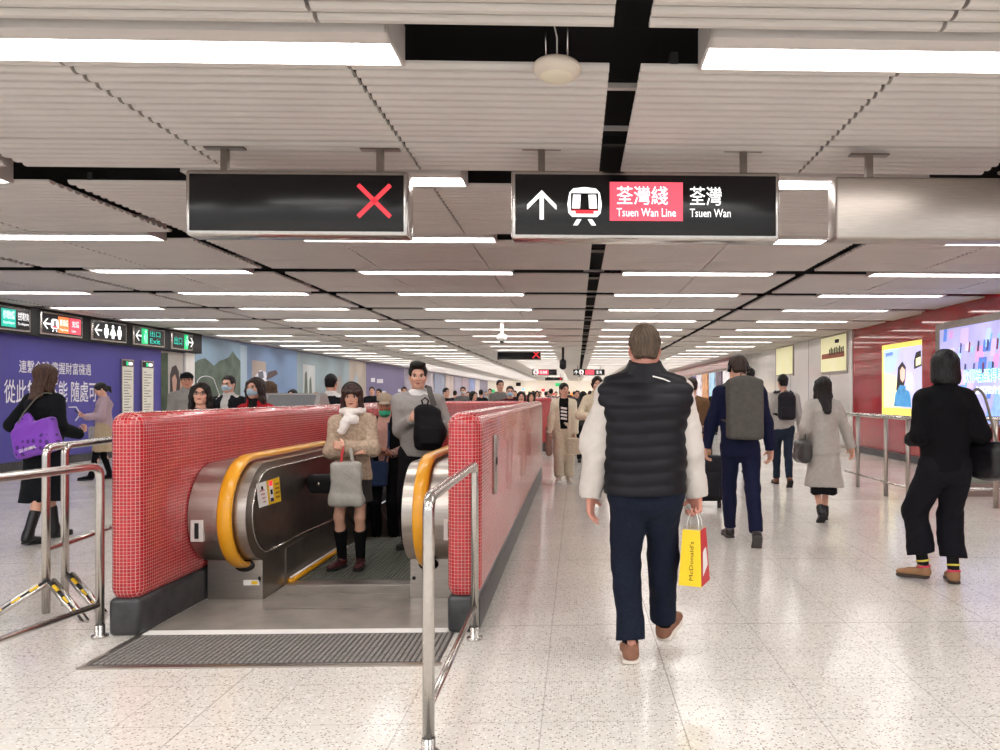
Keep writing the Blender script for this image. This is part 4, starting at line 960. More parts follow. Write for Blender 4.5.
            if style == 'bob':
                f.ecap(t(0, .02, .03), t(0, .03, -.085), (.098, .098), (.108, .09), xax=tuple(R @ vec(1, 0, 0)), k=.03, cuts=((t(0, 0, -.125), R @ vec(0, -.1, -1)),))
            elif style in ('long', 'wavy'):
                f.ecap(t(0, .03, .02), t(0, .06, -.12), (.09, .075), (.085, .05), xax=tuple(R @ vec(1, 0, 0)), k=.04)
                lo = P.neck+vec(0, .15, -.16) if style == 'long' else P.neck+vec(0, .09, -.06)
                f.ecap(t(0, .06, -.12), lo, (.085, .045), (.05 if style == 'long' else .09, .03), xax=tuple(R @ vec(1, 0, 0)), k=.03)
                for sd in (1, -1):
                    f.chain([t(sd*.072, -.03, .06), t(sd*.085, -.02, -.03), t(sd*.088, .0, -.12), t(sd*.1, .0, -.19)], [.025, .026, .028, .018], .03)
            elif style == 'bangs':
                f.ecap(t(0, .03, .02), t(0, .04, -.11), (.088, .08), (.09, .06), xax=tuple(R @ vec(1, 0, 0)), k=.04)
                for sd in (1, -1): f.chain([t(sd*.07, -.04, .06), t(sd*.08, -.03, -.02), t(sd*.083, -.02, -.1), t(sd*.095, -.01, -.165)], [.024, .02, .024, .015], .03)
                f.chain([t(-.06, -.078, .062), t(-.02, -.1, .052), t(.03, -.098, .055), t(.065, -.07, .06)], [.02, .02, .02, .018], .02)
            elif style == 'tied':
                f.ell(t(0, .07, -.02), (.06, .05, .06), R, k=.03); f.chain([t(0, .1, .02), t(0, .14, -.03), t(0, .13, -.11)], [.028, .03, .014], .02)
            elif style == 'up':
                f.ell(t(0, .06, -.03), (.07, .055, .06), R, k=.03); f.ell(t(0.02, .06, .1), (.05, .05, .04), R, k=.03)
                for sd in (1, -1): f.chain([t(sd*.07, -.04, .06), t(sd*.078, -.02, -.04)], [.02, .014], .03)
            if style == 'bangs': f.ell(t(0, -.125, -.045), (.066, .08, .085), R, k=.012, op='-')
            else: f.ell(t(0, -.125, -.01), (.066 if style != 'bob' else .066, .085, .092), R, k=.014, op='-')
            f.box(t(0, -.09, -.14), (.06, .07, .09), .02, R, k=.015, op='-')
        a = amp
        rr = np.random.RandomState(3)
        def strands(V, X, Y, Z):
            an = np.arctan2(Y-c[1], X-c[0]+1e-6); return V+(a*np.sin(an*34+6*np.sin(Z*22))+a*.6*np.sin(an*71+9*np.sin(Z*15)+2)).astype(np.float32)
        f.post(strands)
        return part(name, P.o, [(f, max(vx, P.vx*.6))], hairm(color), P.s, label)
    def _hand(P, sd, vx):
        d, n, curl = P.hand[sd]; w = P.wr[sd]; x = nrm(np.cross(d, n))*1.0     # x: across the palm
        # thumb points to the side that is forward when the palm faces the body
        th = x*(1 if np.dot(x, vec(0, -1, 0.3)) > 0 else -1)
        if abs(x[1]) < .2: th = x*(1 if x[2] > 0 else -1) if abs(x[2]) > .3 else x*(-sd)
        f = Fd(); base = w+d*.0
        f.cone(w-d*.03, w+d*.01, .024, .025, .02)
        R = np.stack([th, n, d], 1)
        f.box(w+d*.052, (.038, .013, .046), .012, R, k=.015)
        f.ell(w+d*.035+th*.022+n*.008, (.02, .014, .03), R, k=.015)
        ln = [.066, .076, .07, .055]
        for i in range(4):
            p = w+d*.092+th*(.0295-.0195*i)+d*(-.006*abs(i-1)); dd = d+th*(.10-.07*i); c = 0; l = ln[i]; rr = .0088-.0006*(i == 3)
            for k_, q in enumerate((.45, .3, .25)):
                c += curl*(.9 if k_ == 0 else 1.05)*(1+.08*i); v = nrm(dd)*math.cos(c)+n*math.sin(c); p2 = p+nrm(v)*l*q
                f.cone(p, p2, rr, rr*.93, .004); p = p2; rr *= .93
        p = w+d*.022+th*.032; v = nrm(d*.65+th*.6+n*.45); 
        for q, r0 in ((.035, .0115), (.028, .0095)):
            p2 = p+v*q; f.cone(p, p2, r0, r0*.9, .008); p = p2; v = nrm(v+n*.5*min(curl+.2, 1)-th*.3+d*.1)
        P.palm = getattr(P, 'palm', {}); P.palm[sd] = w+d*.085+n*.022
        return (f, vx)
    # ---------------- clothing
    def trousers(P, m, hem=.10, w=(.098, .068, .062), name='trousers', amp=.005, seed=1, flare=None, label=None, waist_up=.13, cuff=None):
        f = Fd(); b = P.b
        f.ecap(P.hipc+vec(0, .005, -.06), P.hipc+P.up*waist_up, (.168*b*(.98 if P.fem else 1), .118*b), (.145*b*(.9 if P.fem else 1), .105*b), k=.03, cuts=((P.hipc+P.up*waist_up, P.up),))
        for sd in (1, -1):
            k_, a = P.knee[sd], P.ank[sd]; u = nrm(a-k_); end = a+u*(.085-hem); w1 = w[1]; w2 = w[2]
            f.cone(P.hip[sd]+vec(0, .008, -.03), k_, w[0]*b, w1*b, .03)
            f.cone(k_, end+u*.05, w1*b, w2*b, .03, cuts=((end, u),)); f.ell(k_*.68+a*.32+vec(0, .012, 0), (.056*b, .056*b, .1), k=.03)
        f.post(folds(amp, seed))
        return part(name, P.o, [(f, P.vx)], m, P.s, label)
    def shoes(P, m, sole=None, boot=0, slim=1.0, heel=0, name='shoe', sockm=None, sock_to=.2, laces=True):
        for sd in (1, -1):
            ft, R = P.feet[sd]; t = lambda x, y, z: ft+R @ vec(x, y, z); w = slim; f = Fd()
            f.ecap(t(0, -.035, .05), t(0, -.15, .042), (.036*w, .042), (.044*w, .032), xax=tuple(R @ vec(1, 0, 0)), k=.03)
            f.ell(t(0, -.2, .036), (.043*w, .058, .026), R, k=.03); f.cone(t(0, -.04, .05), t(0, -.05, .10), .042*w, .043*w, .02)
            if boot: f.cone(t(0, -.045, .08), P.ank[sd]+nrm(P.knee[sd]-P.ank[sd])*boot, .042, .048, .03)
            else: f.cone(t(0, -.045, .14), t(0, -.045, .115), .034*w, .036*w, .004, op='-')
            f.box(t(0, -.12, -.04), (.08, .2, .064), .002, R, k=.006, op='-')
            o = part(name, P.o, [(f, max(.006, P.vx*.7))], m, P.s)
            g = Fd(); g.ecap(t(0, -.03, .012), t(0, -.1, .012), (.046*w, .022), (.047*w, .021), xax=tuple(R @ vec(1, 0, 0)), k=.02); g.ell(t(0, -.175, .012), (.053*w, .086, .022), R, k=.02)
            g.box(t(0, -.12, -.03), (.08, .2, .031), .001, R, k=.003, op='-')
            part('sole', o, [(g, max(.006, P.vx*.7))], sole or M['dark'], P.s)
            if laces:
                r = MB()
                for q in range(3): a = t(-.017*w, -.1-.022*q, .082-.007*q); b_ = t(.017*w, -.1-.022*q, .082-.007*q); r.tube([Vector(a*P.s), Vector((a+b_)/2*P.s)+Vector((0, 0, .004)), Vector(b_*P.s)], .0028*P.s, sole or M['dark'], n=5)
                r.build('laces', o)
            if sockm:
                g = Fd(); g.cone(t(0, -.045, .06), P.ank[sd]+nrm(P.knee[sd]-P.ank[sd])*(sock_to-.06), .0405, .045 if sock_to < .25 else .056, .02, cuts=((P.ank[sd]+nrm(P.knee[sd]-P.ank[sd])*(sock_to-.08), nrm(P.knee[sd]-P.ank[sd])),))
                if sock_to > .25: g.ell(P.knee[sd]*.62+P.ank[sd]*.38+vec(0, .014, 0), (.053, .053, .09), k=.03)
                part('sock', P.o, [(g, P.vx)], sockm, P.s)
    def top(P, m, hem=-.02, sleeves=True, w=(.175, .125), wh=None, arm=(.066, .055, .045), name='jacket', amp=.0085, seed=2, collar=.0, neck_r=.07, vx=None, ribs=None, open_front=None, label=None, cuff=.0, post=None, skirt=None, shr=.068):
        """hem: height offset from the hip centre; skirt: (z, half width, half depth) of a long flared hem"""
        f = Fd(); b = P.b*(.92 if P.fem else 1); x = tuple(P.xa); W, D = w[0]*b, w[1]*b; wh = wh or (W, D)
        cut = ((P.hipc+P.up*hem, -P.up),)
        f.ecap(P.hipc+P.up*(hem-.03), P.waist, wh, (W*.93, D*.95), k=.03, cuts=cut)
        f.ecap(P.waist, P.chest+P.up*.03, (W*.93, D*.95), (W, D), xax=x, k=.05)
        f.ecap(P.chest+P.up*.03, P.neck-P.up*.025, (W, D), (.07, .065), xax=x, k=.05, endk=.3)
        for sd in (1, -1):
            f.cone(P.sh[sd]-P.xa*sd*.04, P.sh[sd]-P.xa*sd*(.015 if shr < .07 else -.03), .068*b, .066*b, .05)
            if shr > .07: f.ecap(P.chest+P.xa*sd*.09-P.up*.05, P.sh[sd]-P.xa*sd*.012, (.115, .12), (.078, .08), k=.05); f.cone(P.neck, P.sh[sd]-P.xa*sd*.04, .078*b, .082*b, .03)
            f.cone(P.neck+P.up*-.01, P.sh[sd]-P.up*.005, .052*b, .058*b, .03)
            if sleeves:
                e, wr = P.elb[sd], P.wr[sd]; u = nrm(wr-e); end = wr+u*(cuff+.005)
                f.cone(P.sh[sd], e, arm[0]*b, arm[1]*b, .035); f.cone(e, end+u*.03, arm[1]*b, arm[2]*b, .03, cuts=((end, u),))
            else: f.cone(P.sh[sd]+P.xa*sd*.108+P.up*.1, P.sh[sd]+P.xa*sd*.112-P.up*.14, .07*b, .07*b, .02, op='-')
        if skirt:
            z, sw, sd_ = skirt; f.ecap(P.waist, vec(P.hipc[0], P.hipc[1], z-.05), (W*.95, D*.97), (sw, sd_), k=.05, cuts=((vec(0, 0, z), vec(0, 0, -1)),))
        if collar: f.cone(P.neck-P.up*.02, P.neck+P.up*collar*2, neck_r+.012, neck_r+.006, .02, cuts=((P.neck+P.up*collar, P.up),))
        f.cone(P.neck+P.up*.015, P.neck+P.up*.2, neck_r-.004, neck_r+.004, .01, op='-')
        if open_front:
            dep, ow, z0 = open_front    # opening width at hem, starting at height z0 above the hip
            f.ecap(P.neck+vec(0, -.09, .02), P.hipc+P.up*z0+vec(0, -D, 0), (ow*1.0, dep), (ow*.6, dep), k=.01, op='-')
        f.post(folds(amp, seed))
        if ribs:
            pitch, a = ribs
            def fn(V, X, Y, Z):
                # keep the baffles to the torso
                return V - (a*(np.abs(np.sin(math.pi*(Z+.006*np.sin(13*X))/pitch))-.5)).astype(np.float32)
            f.post(fn)
        if post: f.post(post)
        return part(name, P.o, [(f, vx or P.vx)], m, P.s, label)
    def skirt(P, m, z, w0=(.14, .1), w1=(.19, .15), name='skirt', amp=.008, seed=4, top=.14, label=None):
        f = Fd(); f.ecap(P.hipc+P.up*top, vec(P.hipc[0], P.hipc[1], z-.04), w0, w1, k=.02, cuts=((vec(0, 0, z), vec(0, 0, -1)), (P.hipc+P.up*top, P.up)))
        f.post(folds(amp, seed, fx=30, fy=30, fz=4)); return part(name, P.o, [(f, P.vx)], m, P.s, label)
def strap(parent, pts, w, th, m, name='strap', normal_from=None, s=1):
    """flat band through points; normal_from: centre the band faces away from"""
    r = MB(); P = [Vector([float(x) for x in p]) for p in pts]
    # Catmull-Rom smoothing
    S = []
    for i in range(len(P)-1):
        p0, p1, p2, p3 = P[max(i-1, 0)], P[i], P[i+1], P[min(i+2, len(P)-1)]
        for k in range(5):
            t = k/5; S.append(.5*((2*p1)+(p2-p0)*t+(2*p0-5*p1+4*p2-p3)*t*t+(3*p1-p0-3*p2+p3)*t**3))
    S.append(P[-1]); c = Vector([float(x) for x in normal_from]) if normal_from is not None else None; vs = []
    for i, p in enumerate(S):
        t = (S[min(i+1, len(S)-1)]-S[max(i-1, 0)]).normalized(); n = (p-c) if c is not None else Vector((0, 0, 1)); n = (n-t*n.dot(t)).normalized(); u = t.cross(n)
        vs += [p+u*w/2, p+u*w/2+n*th, p-u*w/2+n*th, p-u*w/2]
    n_ = len(S); fs = [(i*4+k, i*4+(k+1) % 4, (i+1)*4+(k+1) % 4, (i+1)*4+k) for i in range(n_-1) for k in range(4)]+[(0, 1, 2, 3), ((n_-1)*4+3, (n_-1)*4+2, (n_-1)*4+1, (n_-1)*4)]
    r.add(vs, fs, m, False); return r.build(name, parent)
def fpart(name, parent, f, vx, m, label=None, s=1): return part(name, parent, [(f, vx)], m, s, label)
# ================================================================== PEOPLE
PI = math.pi
blackc = cloth('black', '#0c0b0e'); navy = cloth('navy', '#1c2440'); 
# ---- man in the quilted vest, walking away
g0 = ground(640, 662)
def gx(px, Y): return atY(px, 400, Y).x
m1 = Person('man in black quilted vest and white shirt seen from behind carrying a yellow bag', (gx(645, 3.95), 3.95, 0), 1.77, PI,
    feet={1: (.075, .08, 0, 0, .05), -1: (-.115, -.24, .0, -.30, -.55)}, hands={1: ((.285, -.03, .86), (.0, -.1, -1), (-.9, .3, 0), .3), -1: ((-.285, -.06, .83), (0, .0, -1), (.8, .5, 0), .95)},
    lean=.02, head=(0, .12, 0), build=1.1, vx=.0065, skinc='ruddy', elbow={1: (1.0, .6, 0), -1: (-.8, .8, 0)})
m1.body(hv=.005); m1.face_parts(brow='#6b5138')
m1.hair('#57473a', 'short', vx=.005, amp=.0035)
m1.trousers(cloth('navy_check', '#141b2b', .8, noise=.25, nscale=90), hem=.12, w=(.1, .074, .066), seed=3, amp=.008)
m1.shoes(mat('suede_brown', '#8a5f4a', .8, noise=.15, nscale=40), sole=mat('sole_cream', '#e2d8cc', .6), sockm=blackc, sock_to=.2, laces=False)
m1.top(cloth('white_shirt', '#cbc2bb', .8, noise=.03), hem=.02, w=(.165, .12), arm=(.068, .068, .052), name='shirt', amp=.013, seed=5, cuff=.01, post=folds(.006, 12, 26, 30, 19))
m1.top(mat('quilted_nylon', '#111016', .5, spec=.25, noise=.15, nscale=12), hem=-.045, sleeves=False, w=(.208, .152), wh=(.215, .165), name='vest', amp=.003, shr=.1, ribs=(.066, .008), seed=8, vx=.006)
f = Fd(); f.cone(m1.neck-m1.up*.06, m1.neck+m1.up*.12, .115, .078, .02, cuts=((m1.neck+m1.up*.085, nrm(vec(0, .25, 1))),)); f.cone(m1.neck, m1.neck+m1.up*.25, .068, .068, .008, op='-'); f.ecap(m1.neck-m1.up*.05, m1.neck-m1.up*.09, (.17, .1), (.2, .11), k=.05)
fpart('collar', m1.o, f, .006, MATS['quilted_nylon'], s=m1.s)
r = MB(); q_ = [m1.neck+vec(-.03, .115, .0), m1.neck+vec(-.09, .1, -.015), m1.neck+vec(-.15, .07, -.04)]; r.tube([Vector(x*m1.s) for x in q_], .004, M['white'], n=6); r.build('piping', m1.o)
# yellow paper bag in his right hand
hp = m1.w(m1.palm[-1] if hasattr(m1, 'palm') else m1.wr[-1])
bag = empty('paper_bag', (hp.x+.005, hp.y, hp.z-.385), 'yellow paper shopping bag with red sides held by the man in the quilted vest', 'bag', rz=-.42)
yb_ = mat('bag_yellow', '#f4cf1c', .5); rd_ = mat('bag_red', '#c8202a', .5)
r = MB()
w0, w1, h0, d0, d1 = .062, .048, .29, .09, .06
q = [(-w0, -d0, 0), (w0, -d0, 0), (w0, d0, 0), (-w0, d0, 0), (-w1, -d1, h0), (w1, -d1, h0), (w1, d1, h0), (-w1, d1, h0)]
r.add(q, [(0, 1, 5, 4), (2, 3, 7, 6), (0, 3, 2, 1)], yb_); r.add(q, [(1, 2, 6, 5), (3, 0, 4, 7)], rd_)
iq = [(a*.96, b*.96, c+.004) for a, b, c in q]; r.add(iq, [(4, 5, 1, 0), (6, 7, 3, 2), (5, 6, 2, 1), (7, 4, 0, 3)], mat('bag_inside', '#d9cdb6', .7)); r.build('bag_body', bag, fix=False)
t_ = text('McDonald\'s', bag, (.015, -d0-.001+.005, .03), (0, 0, 1), (-1, 0, 0), .2, .022, mat('bag_print', '#6b4a12', .6))
if t_:
    for v in t_.data.vertices: v.co.y = -d0+(d0-d1)*v.co.z/h0-.0015
r = MB(); r.add([(w0+.001, -.06, .05), (w0-.002, .05, .09), (w1+.004, .04, .2), (w1+.006, -.03, .17)], [(0, 1, 2, 3)], M['white']); r.build('side_print', bag, fix=False)
for sy in (-1, 1):
    r = MB(); r.tube([(-.035, sy*.045, h0-.03), (-.03, sy*.03, h0+.04), (-.012, sy*.01, h0+.1), (.012, sy*.01, h0+.1), (.03, sy*.03, h0+.04), (.035, sy*.045, h0-.03)], .003, M['white'], n=6); r.build('handle', bag)
# ---- man in the navy suit, headphones
m2 = Person('man in navy suit and headphones seen from behind with a grey backpack', (gx(740, 7.15), 7.15, 0), 1.79, PI,
    feet={1: (.06, -.12, 0, 0, .05), -1: (-.07, .42, .10, 1.05, -.1)}, hands={1: ((.3, -.12, .86), (0, -.3, -1), (-.9, .3, 0), .5), -1: ((-.3, -.02, .84), (0, -.1, -1), (.9, .3, 0), .5)}, elbow={1: (1, .7, 0), -1: (-1, .5, 0)},
    lean=.05, head=(0, .25, 0), build=1.02, vx=.009)
m2.body(hv=.006); m2.face_parts(); m2.hair('#3a2c24', 'short', amp=.003)
sm2 = cloth('navy_suit', '#131835', .75)
m2.trousers(sm2, hem=.1, w=(.095, .068, .056), seed=2, amp=.007); m2.top(sm2, hem=-.13, w=(.18, .128), wh=(.185, .14), arm=(.07, .058, .05), collar=.03, neck_r=.062)
m2.shoes(mat('leather_dark', '#2a2422', .35), sole=mat('sole_grey', '#4a4744', .7), sockm=cloth('grey_sock', '#6d6a70'), sock_to=.2)
def phones(P):
    t = lambda x, y, z: Vector([float(q)*P.s for q in (P.headc+P.hr @ vec(x, y, z))]); r = MB()
    r.tube([t(.095*math.cos(a), .01, .02+.115*math.sin(a)) for a in [i*PI/12 for i in range(13)]], .008, M['black'], n=8)
    for sd in (1, -1): r.tube([t(sd*.075, .01, -.002), t(sd*.105, .01, -.002)], [.034, .03], M['black'], n=14); r.tube([t(sd*.106, .01, -.002), t(sd*.108, .01, -.002)], .02, M['steel'], n=12)
    r.build('headphones', P.o)
phones(m2)
def backpack(P, c, label, hw=.15, hh=.24, hd=.075, zc=None, straps='back', pocket=True, m2_=None, r=.05, tilt=0):
    z = zc if zc else float(P.chest[2])-.06; y = float(P.chest[1])+.135+hd
    o = empty('backpack', P.w((float(P.chest[0]), y, z-hh)), label, 'backpack', P.face); s = P.s
    f = Fd(); f.box((0, 0, hh), (hw, hd, hh), r, k=.02); f.ell((0, 0, hh*1.9), (hw*.8, hd*.9, .06), k=.04); f.post(folds(.003, 4)); fpart('pack_body', o, f, .009, c, s=s)
    rr = MB(); rr.tube([(-hw*.2*s, -hd*.6*s, hh*2*s), (-hw*.15*s, -hd*.6*s, (hh*2+.05)*s), (hw*.15*s, -hd*.6*s, (hh*2+.05)*s), (hw*.2*s, -hd*.6*s, hh*2*s)], .007*s, c, n=6); rr.build('handle', o)
    if pocket: f = Fd(); f.box((0, hd, hh*.6), (hw*.78, .03, hh*.42), .025, k=.01); fpart('front_pocket', o, f, .009, m2_ or c, s=s)
    rr = MB(); zt = [((-hw*.8+hw*1.6*i/12)*s, (hd*.75+.004)*s, (hh*1.72+.14*math.sin(PI*i/12)*hh)*s) for i in range(13)]; rr.tube(zt, .003*s, M['dsteel'], n=5); rr.build('zip', o)
    # straps over the shoulders and down to the armpits
    for sd in (1, -1):
        cx_ = float(P.chest[0]); off = vec(cx_, y, z-hh)
        sp = [P.chest+vec(sd*.08, .13, .17), P.sh[sd]+P.xa*sd*-.055+vec(0, .05, .075), P.sh[sd]+P.xa*sd*-.055+vec(0, -.03, .08), P.chest+vec(sd*.125, -.12, .04), P.waist+vec(sd*.16, -.02, .06), P.waist+vec(sd*.12, .135, .05)]
        strap(o, [(p-off)*s for p in sp], .055*s, .012*s, c, normal_from=(P.chest-off)*s)
    return o
backpack(m2, cloth('pack_grey', '#56534f', .8, noise=.12), 'dark grey slab backpack worn by the man in the navy suit', hw=.165, hh=.275, hd=.08, r=.035, pocket=False)
# ---- man with the small black backpack
m3 = Person('man in grey top and dark jeans seen from behind with a small black backpack', (gx(783, 11.5), 11.5, 0), 1.72, PI, vx=.012,
    feet={1: (.05, -.15, 0, 0, 0), -1: (-.03, .35, .12, 1.0, 0)}, hands={1: ((.27, -.05, .86), (0, -.3, -1), (-.9, .3, 0), .5), -1: ((-.27, .05, .86), (0, -.1, -1), (.9, .3, 0), .5)}, build=.98)
m3.body(hv=.008); m3.hair('#15120f', 'short', vx=.008)
m3.trousers(cloth('jeans_dark', '#232c3b'), hem=.1, w=(.092, .066, .054)); m3.top(cloth('light_grey_top', '#b7b1ab'), hem=-.03, w=(.185, .13), name='sweater', arm=(.075, .064, .05))
m3.shoes(mat('leather_tan', '#6b4029', .5), laces=False)
backpack(m3, cloth('pack_black', '#26242a', .7), 'small black backpack worn by the man in the grey top', hw=.135, hh=.2, hd=.075, r=.06)
# ---- woman in the long grey coat
m4 = Person('long haired woman in a long light grey coat seen from behind', (gx(824, 8.25), 8.25, 0), 1.61, PI, fem=True, vx=.009,
    feet={1: (.07, .22, .10, .8, .05), -1: (-.03, -.05, 0, .0, -.15)}, hands={1: ((.24, -.12, .95), (.1, -.6, -.6), (-.8, -.2, .3), .8), -1: ((-.34, -.02, .88), (-.3, -.2, -1), (.9, .3, 0), .4)}, elbow={-1: (-1, .4, 0)}, lean=.03)
m4.body(hv=.006); m4.hair('#1f1a19', 'long', amp=.004)
m4.skirt(cloth('black_dress', '#161519'), .33, (.15, .12), (.16, .15))
m4.top(cloth('coat_grey', '#b8b2ab', .9, noise=.06), hem=-.1, w=(.185, .14), wh=(.2, .155), skirt=(.42, .235, .19), name='coat', arm=(.082, .074, .06), collar=.02, amp=.009, seed=6)
m4.shoes(mat('boot_black', '#141316', .35), boot=.06, laces=False)
hb = empty('handbag', m4.w((.27, .0, .70)), 'slouchy dark grey leather handbag on the shoulder of the woman in the grey coat', 'bag', PI)
f = Fd(); f.ecap((0, -.12, .2), (0, .12, .2), (.05, .05), (.05, .05), k=.04); f.ecap((0, -.1, .08), (0, .1, .08), (.07, .08), (.07, .08), k=.06); f.box((0, 0, .14), (.055, .17, .11), .04, k=.04); f.post(folds(.01, 9)); fpart('bag_body', hb, f, .01, mat('leather_grey', '#3b393a', .4))
strap(hb, [(.0, .1, .22), (-.03, .05, .4), (-.1, .03, .66), (-.1, -.03, .66), (-.03, -.06, .4), (0, -.1, .22)], .025, .008, mat('leather_grey', '#3b393a'), normal_from=(.5, 0, .4))
# ---- woman in black at the right
m5 = Person('woman with black bob in black top and cropped black trousers seen from behind', (gx(945, 5.45), 5.45, 0), 1.745, PI, fem=True, vx=.0075,
    feet={1: (.06, -.10, .02, .05, .8), -1: (-.075, .0, 0, 0, -.3)}, hands={1: ((.17, -.2, 1.06), (-.8, -.3, .2), (0, .5, .3), .6), -1: ((-.19, -.17, 1.08), (.6, -.5, .2), (0, .5, .3), .8)}, elbow={1: (.25, 1, -.2), -1: (-.25, 1, -.2)}, lean=.0, build=1.06, knee={1: (.5, -1, 0)}, hipz=-.01)
m5.body(hv=.006); m5.hair('#121013', 'bob', vx=.007, amp=.003)
bl5 = cloth('black_denim', '#121118', .85, noise=.2, nscale=60)
m5.trousers(bl5, hem=.19, w=(.108, .088, .092), amp=.009, seed=7); m5.top(cloth('black_knit', '#0b0a0e', .9), hem=-.06, w=(.185, .135), wh=(.19, .14), arm=(.078, .068, .055), name='blouse', amp=.006, seed=4, collar=.02)
m5.shoes(mat('suede_tan', '#9a7250', .75), sole=mat('sole_brown', '#35281f', .6), laces=False, sockm=cloth('patterned_sock', '#1b1a1c'), sock_to=.24)
for sd in (1, -1):
    u = nrm(m5.knee[sd]-m5.ank[sd]); r = MB()
    for a, mm in ((.0, mat('sock_pink', '#d0405c', .8)), (.045, mat('sock_yellow', '#d8c850', .8))):
        c = m5.ank[sd]+u*a; r.tube([Vector(c*m5.s), Vector((c+u*.014)*m5.s)], .0485*m5.s, mm, n=14)
    r.build('sock_band', m5.o)
hb = empty('handbag', m5.w((-.27, .03, .80)), 'black leather shoulder bag of the woman in black, at the right edge', 'bag', PI+.2)
bk = mat('leather_black', '#161418', .35)
f = Fd(); f.ecap((0, -.15, .22), (0, .15, .22), (.05, .05), (.05, .05), k=.04); f.box((0, 0, .12), (.07, .2, .12), .04, k=.04); f.ell((0, 0, .06), (.085, .2, .09), k=.05); f.post(folds(.008, 3)); fpart('bag_body', hb, f, .008, bk)
tan_ = mat('strap_taupe', '#8d8378', .5)
strap(hb, [(0, -.14, .24), (.03, -.1, .42), (.07, -.06, .54), (.06, -.01, .64), (.04, .05, .6), (.02, .1, .42), (0, .14, .24)], .022, .007, tan_, normal_from=(.6, 0, .5))
f = Fd(); f.box((-.07, .02, .13), (.008, .1, .09), .006, k=.005); fpart('flap', hb, f, .006, bk)
# ---- the woman with the white scarf, arms folded, at the top of the escalator
m8 = Person('woman in beige fluffy jacket and white scarf standing with folded arms on the escalator', (gx(353, 6.15), 6.15, 0), 1.495, 0, fem=True, vx=.007,
    feet={1: (.065, .05, 0, 0, .12), -1: (-.085, .05, 0, 0, -.35)}, hands={-1: ((.06, -.215, 1.12), (1, -.05, .12), (0, .9, -.1), .5), 1: ((.0, -.255, 1.17), (-1, .1, .1), (0, .9, -.1), .6)}, elbow={1: (.7, -.1, -1), -1: (-.7, -.1, -1)}, head=(.12, .08, 0), skinc='fair', build=1.0)
m8.body(hv=.0045); m8.face_parts(lips='#9c4e48'); m8.hair('#3a2622', 'bangs', vx=.0045, amp=.003)
r = MB(); r.tube([Vector((m8.headc+m8.hr @ vec(.092*math.cos(a), -.02-.01*math.sin(a), .045+.098*math.sin(a)))*m8.s) for a in [i*PI/12 for i in range(13)]], .009*m8.s, mat('hairband', '#2b2520', .5), n=8); r.build('hairband', m8.o)
fl = cloth('fluffy_beige', '#b5a08c', .95, noise=.22, nscale=45, bump=1.0, bscale=70)
m8.top(fl, hem=-.09, w=(.18, .14), wh=(.185, .14), arm=(.07, .08, .06), name='jacket', amp=.009, seed=11, collar=.03, post=wool(.003))
m8.skirt(cloth('grey_skirt', '#3f3b3a'), .62, (.15, .115), (.19, .14), amp=.004)
m8.shoes(mat('leather_oxblood', '#4a2022', .3), laces=True, sockm=cloth('black_sock', '#0c0b0e'), sock_to=.36)
wh_ = cloth('white_scarf', '#e8e2dc', .95, noise=.05, bump=.8, bscale=60)
f = Fd(); n_ = m8.neck
for i in range(12):
    a0, a1 = 2*PI*i/12, 2*PI*(i+1)/12; q = lambda a: n_+vec(.085*math.cos(a), -.012+.085*math.sin(a), .012+.012*math.sin(a)); f.cone(q(a0), q(a1), .036, .036, .015)
f.chain([n_+vec(0, -.1, -.01), n_+vec(-.025, -.15, -.1), n_+vec(-.05, -.165, -.17)], [.035, .045, .042], .02); f.ell(n_+vec(.055, -.16, -.07), (.055, .035, .05), k=.02); f.ell(n_+vec(0, -.14, -.045), (.03, .03, .03), k=.01); f.post(folds(.005, 3, 50, 50, 40))
fpart('scarf', m8.o, f, .006, wh_, s=m8.s)
tb_ = empty('tote_bag', m8.w((.03, -.30, .64)), 'pale grey tote bag hanging before the skirt of the woman with the scarf', 'bag', 0)
f = Fd(); f.box((0, 0, .17), (.12, .04, .165), .03, k=.02); f.box((0, 0, .03), (.135, .05, .04), .03, k=.05); f.post(folds(.006, 5, 40, 40, 25)); fpart('bag_body', tb_, f, .007, cloth('tote_grey', '#aaa69f', .8))
strap(tb_, [(-.04, -.0, .32), (-.03, .01, .42), (.0, .03, .47)], .022, .005, mat('strap_red', '#b83434', .6), normal_from=(0, .3, .4)); strap(tb_, [(.05, 0, .32), (.03, .01, .42), (.0, .03, .47)], .022, .005, cloth('tote_grey', '#aaa69f'), normal_from=(0, .3, .4))
sb_ = empty('shoulder_bag', m8.w((-.19, -.2, .73)), 'black leather shoulder bag at the hip of the woman with the scarf', 'bag', -.3)
f = Fd(); f.ecap((-.12, 0, .09), (.12, 0, .11), (.05, .05), (.05, .05), k=.03); f.box((0, 0, .07), (.14, .045, .07), .03, k=.03); fpart('bag_body', sb_, f, .008, mat('leather_black', '#161418')); r = MB(); r.ball((-.03, -.055, .08), (.012, .004, .012), M['steel']); r.build('clasp', sb_)
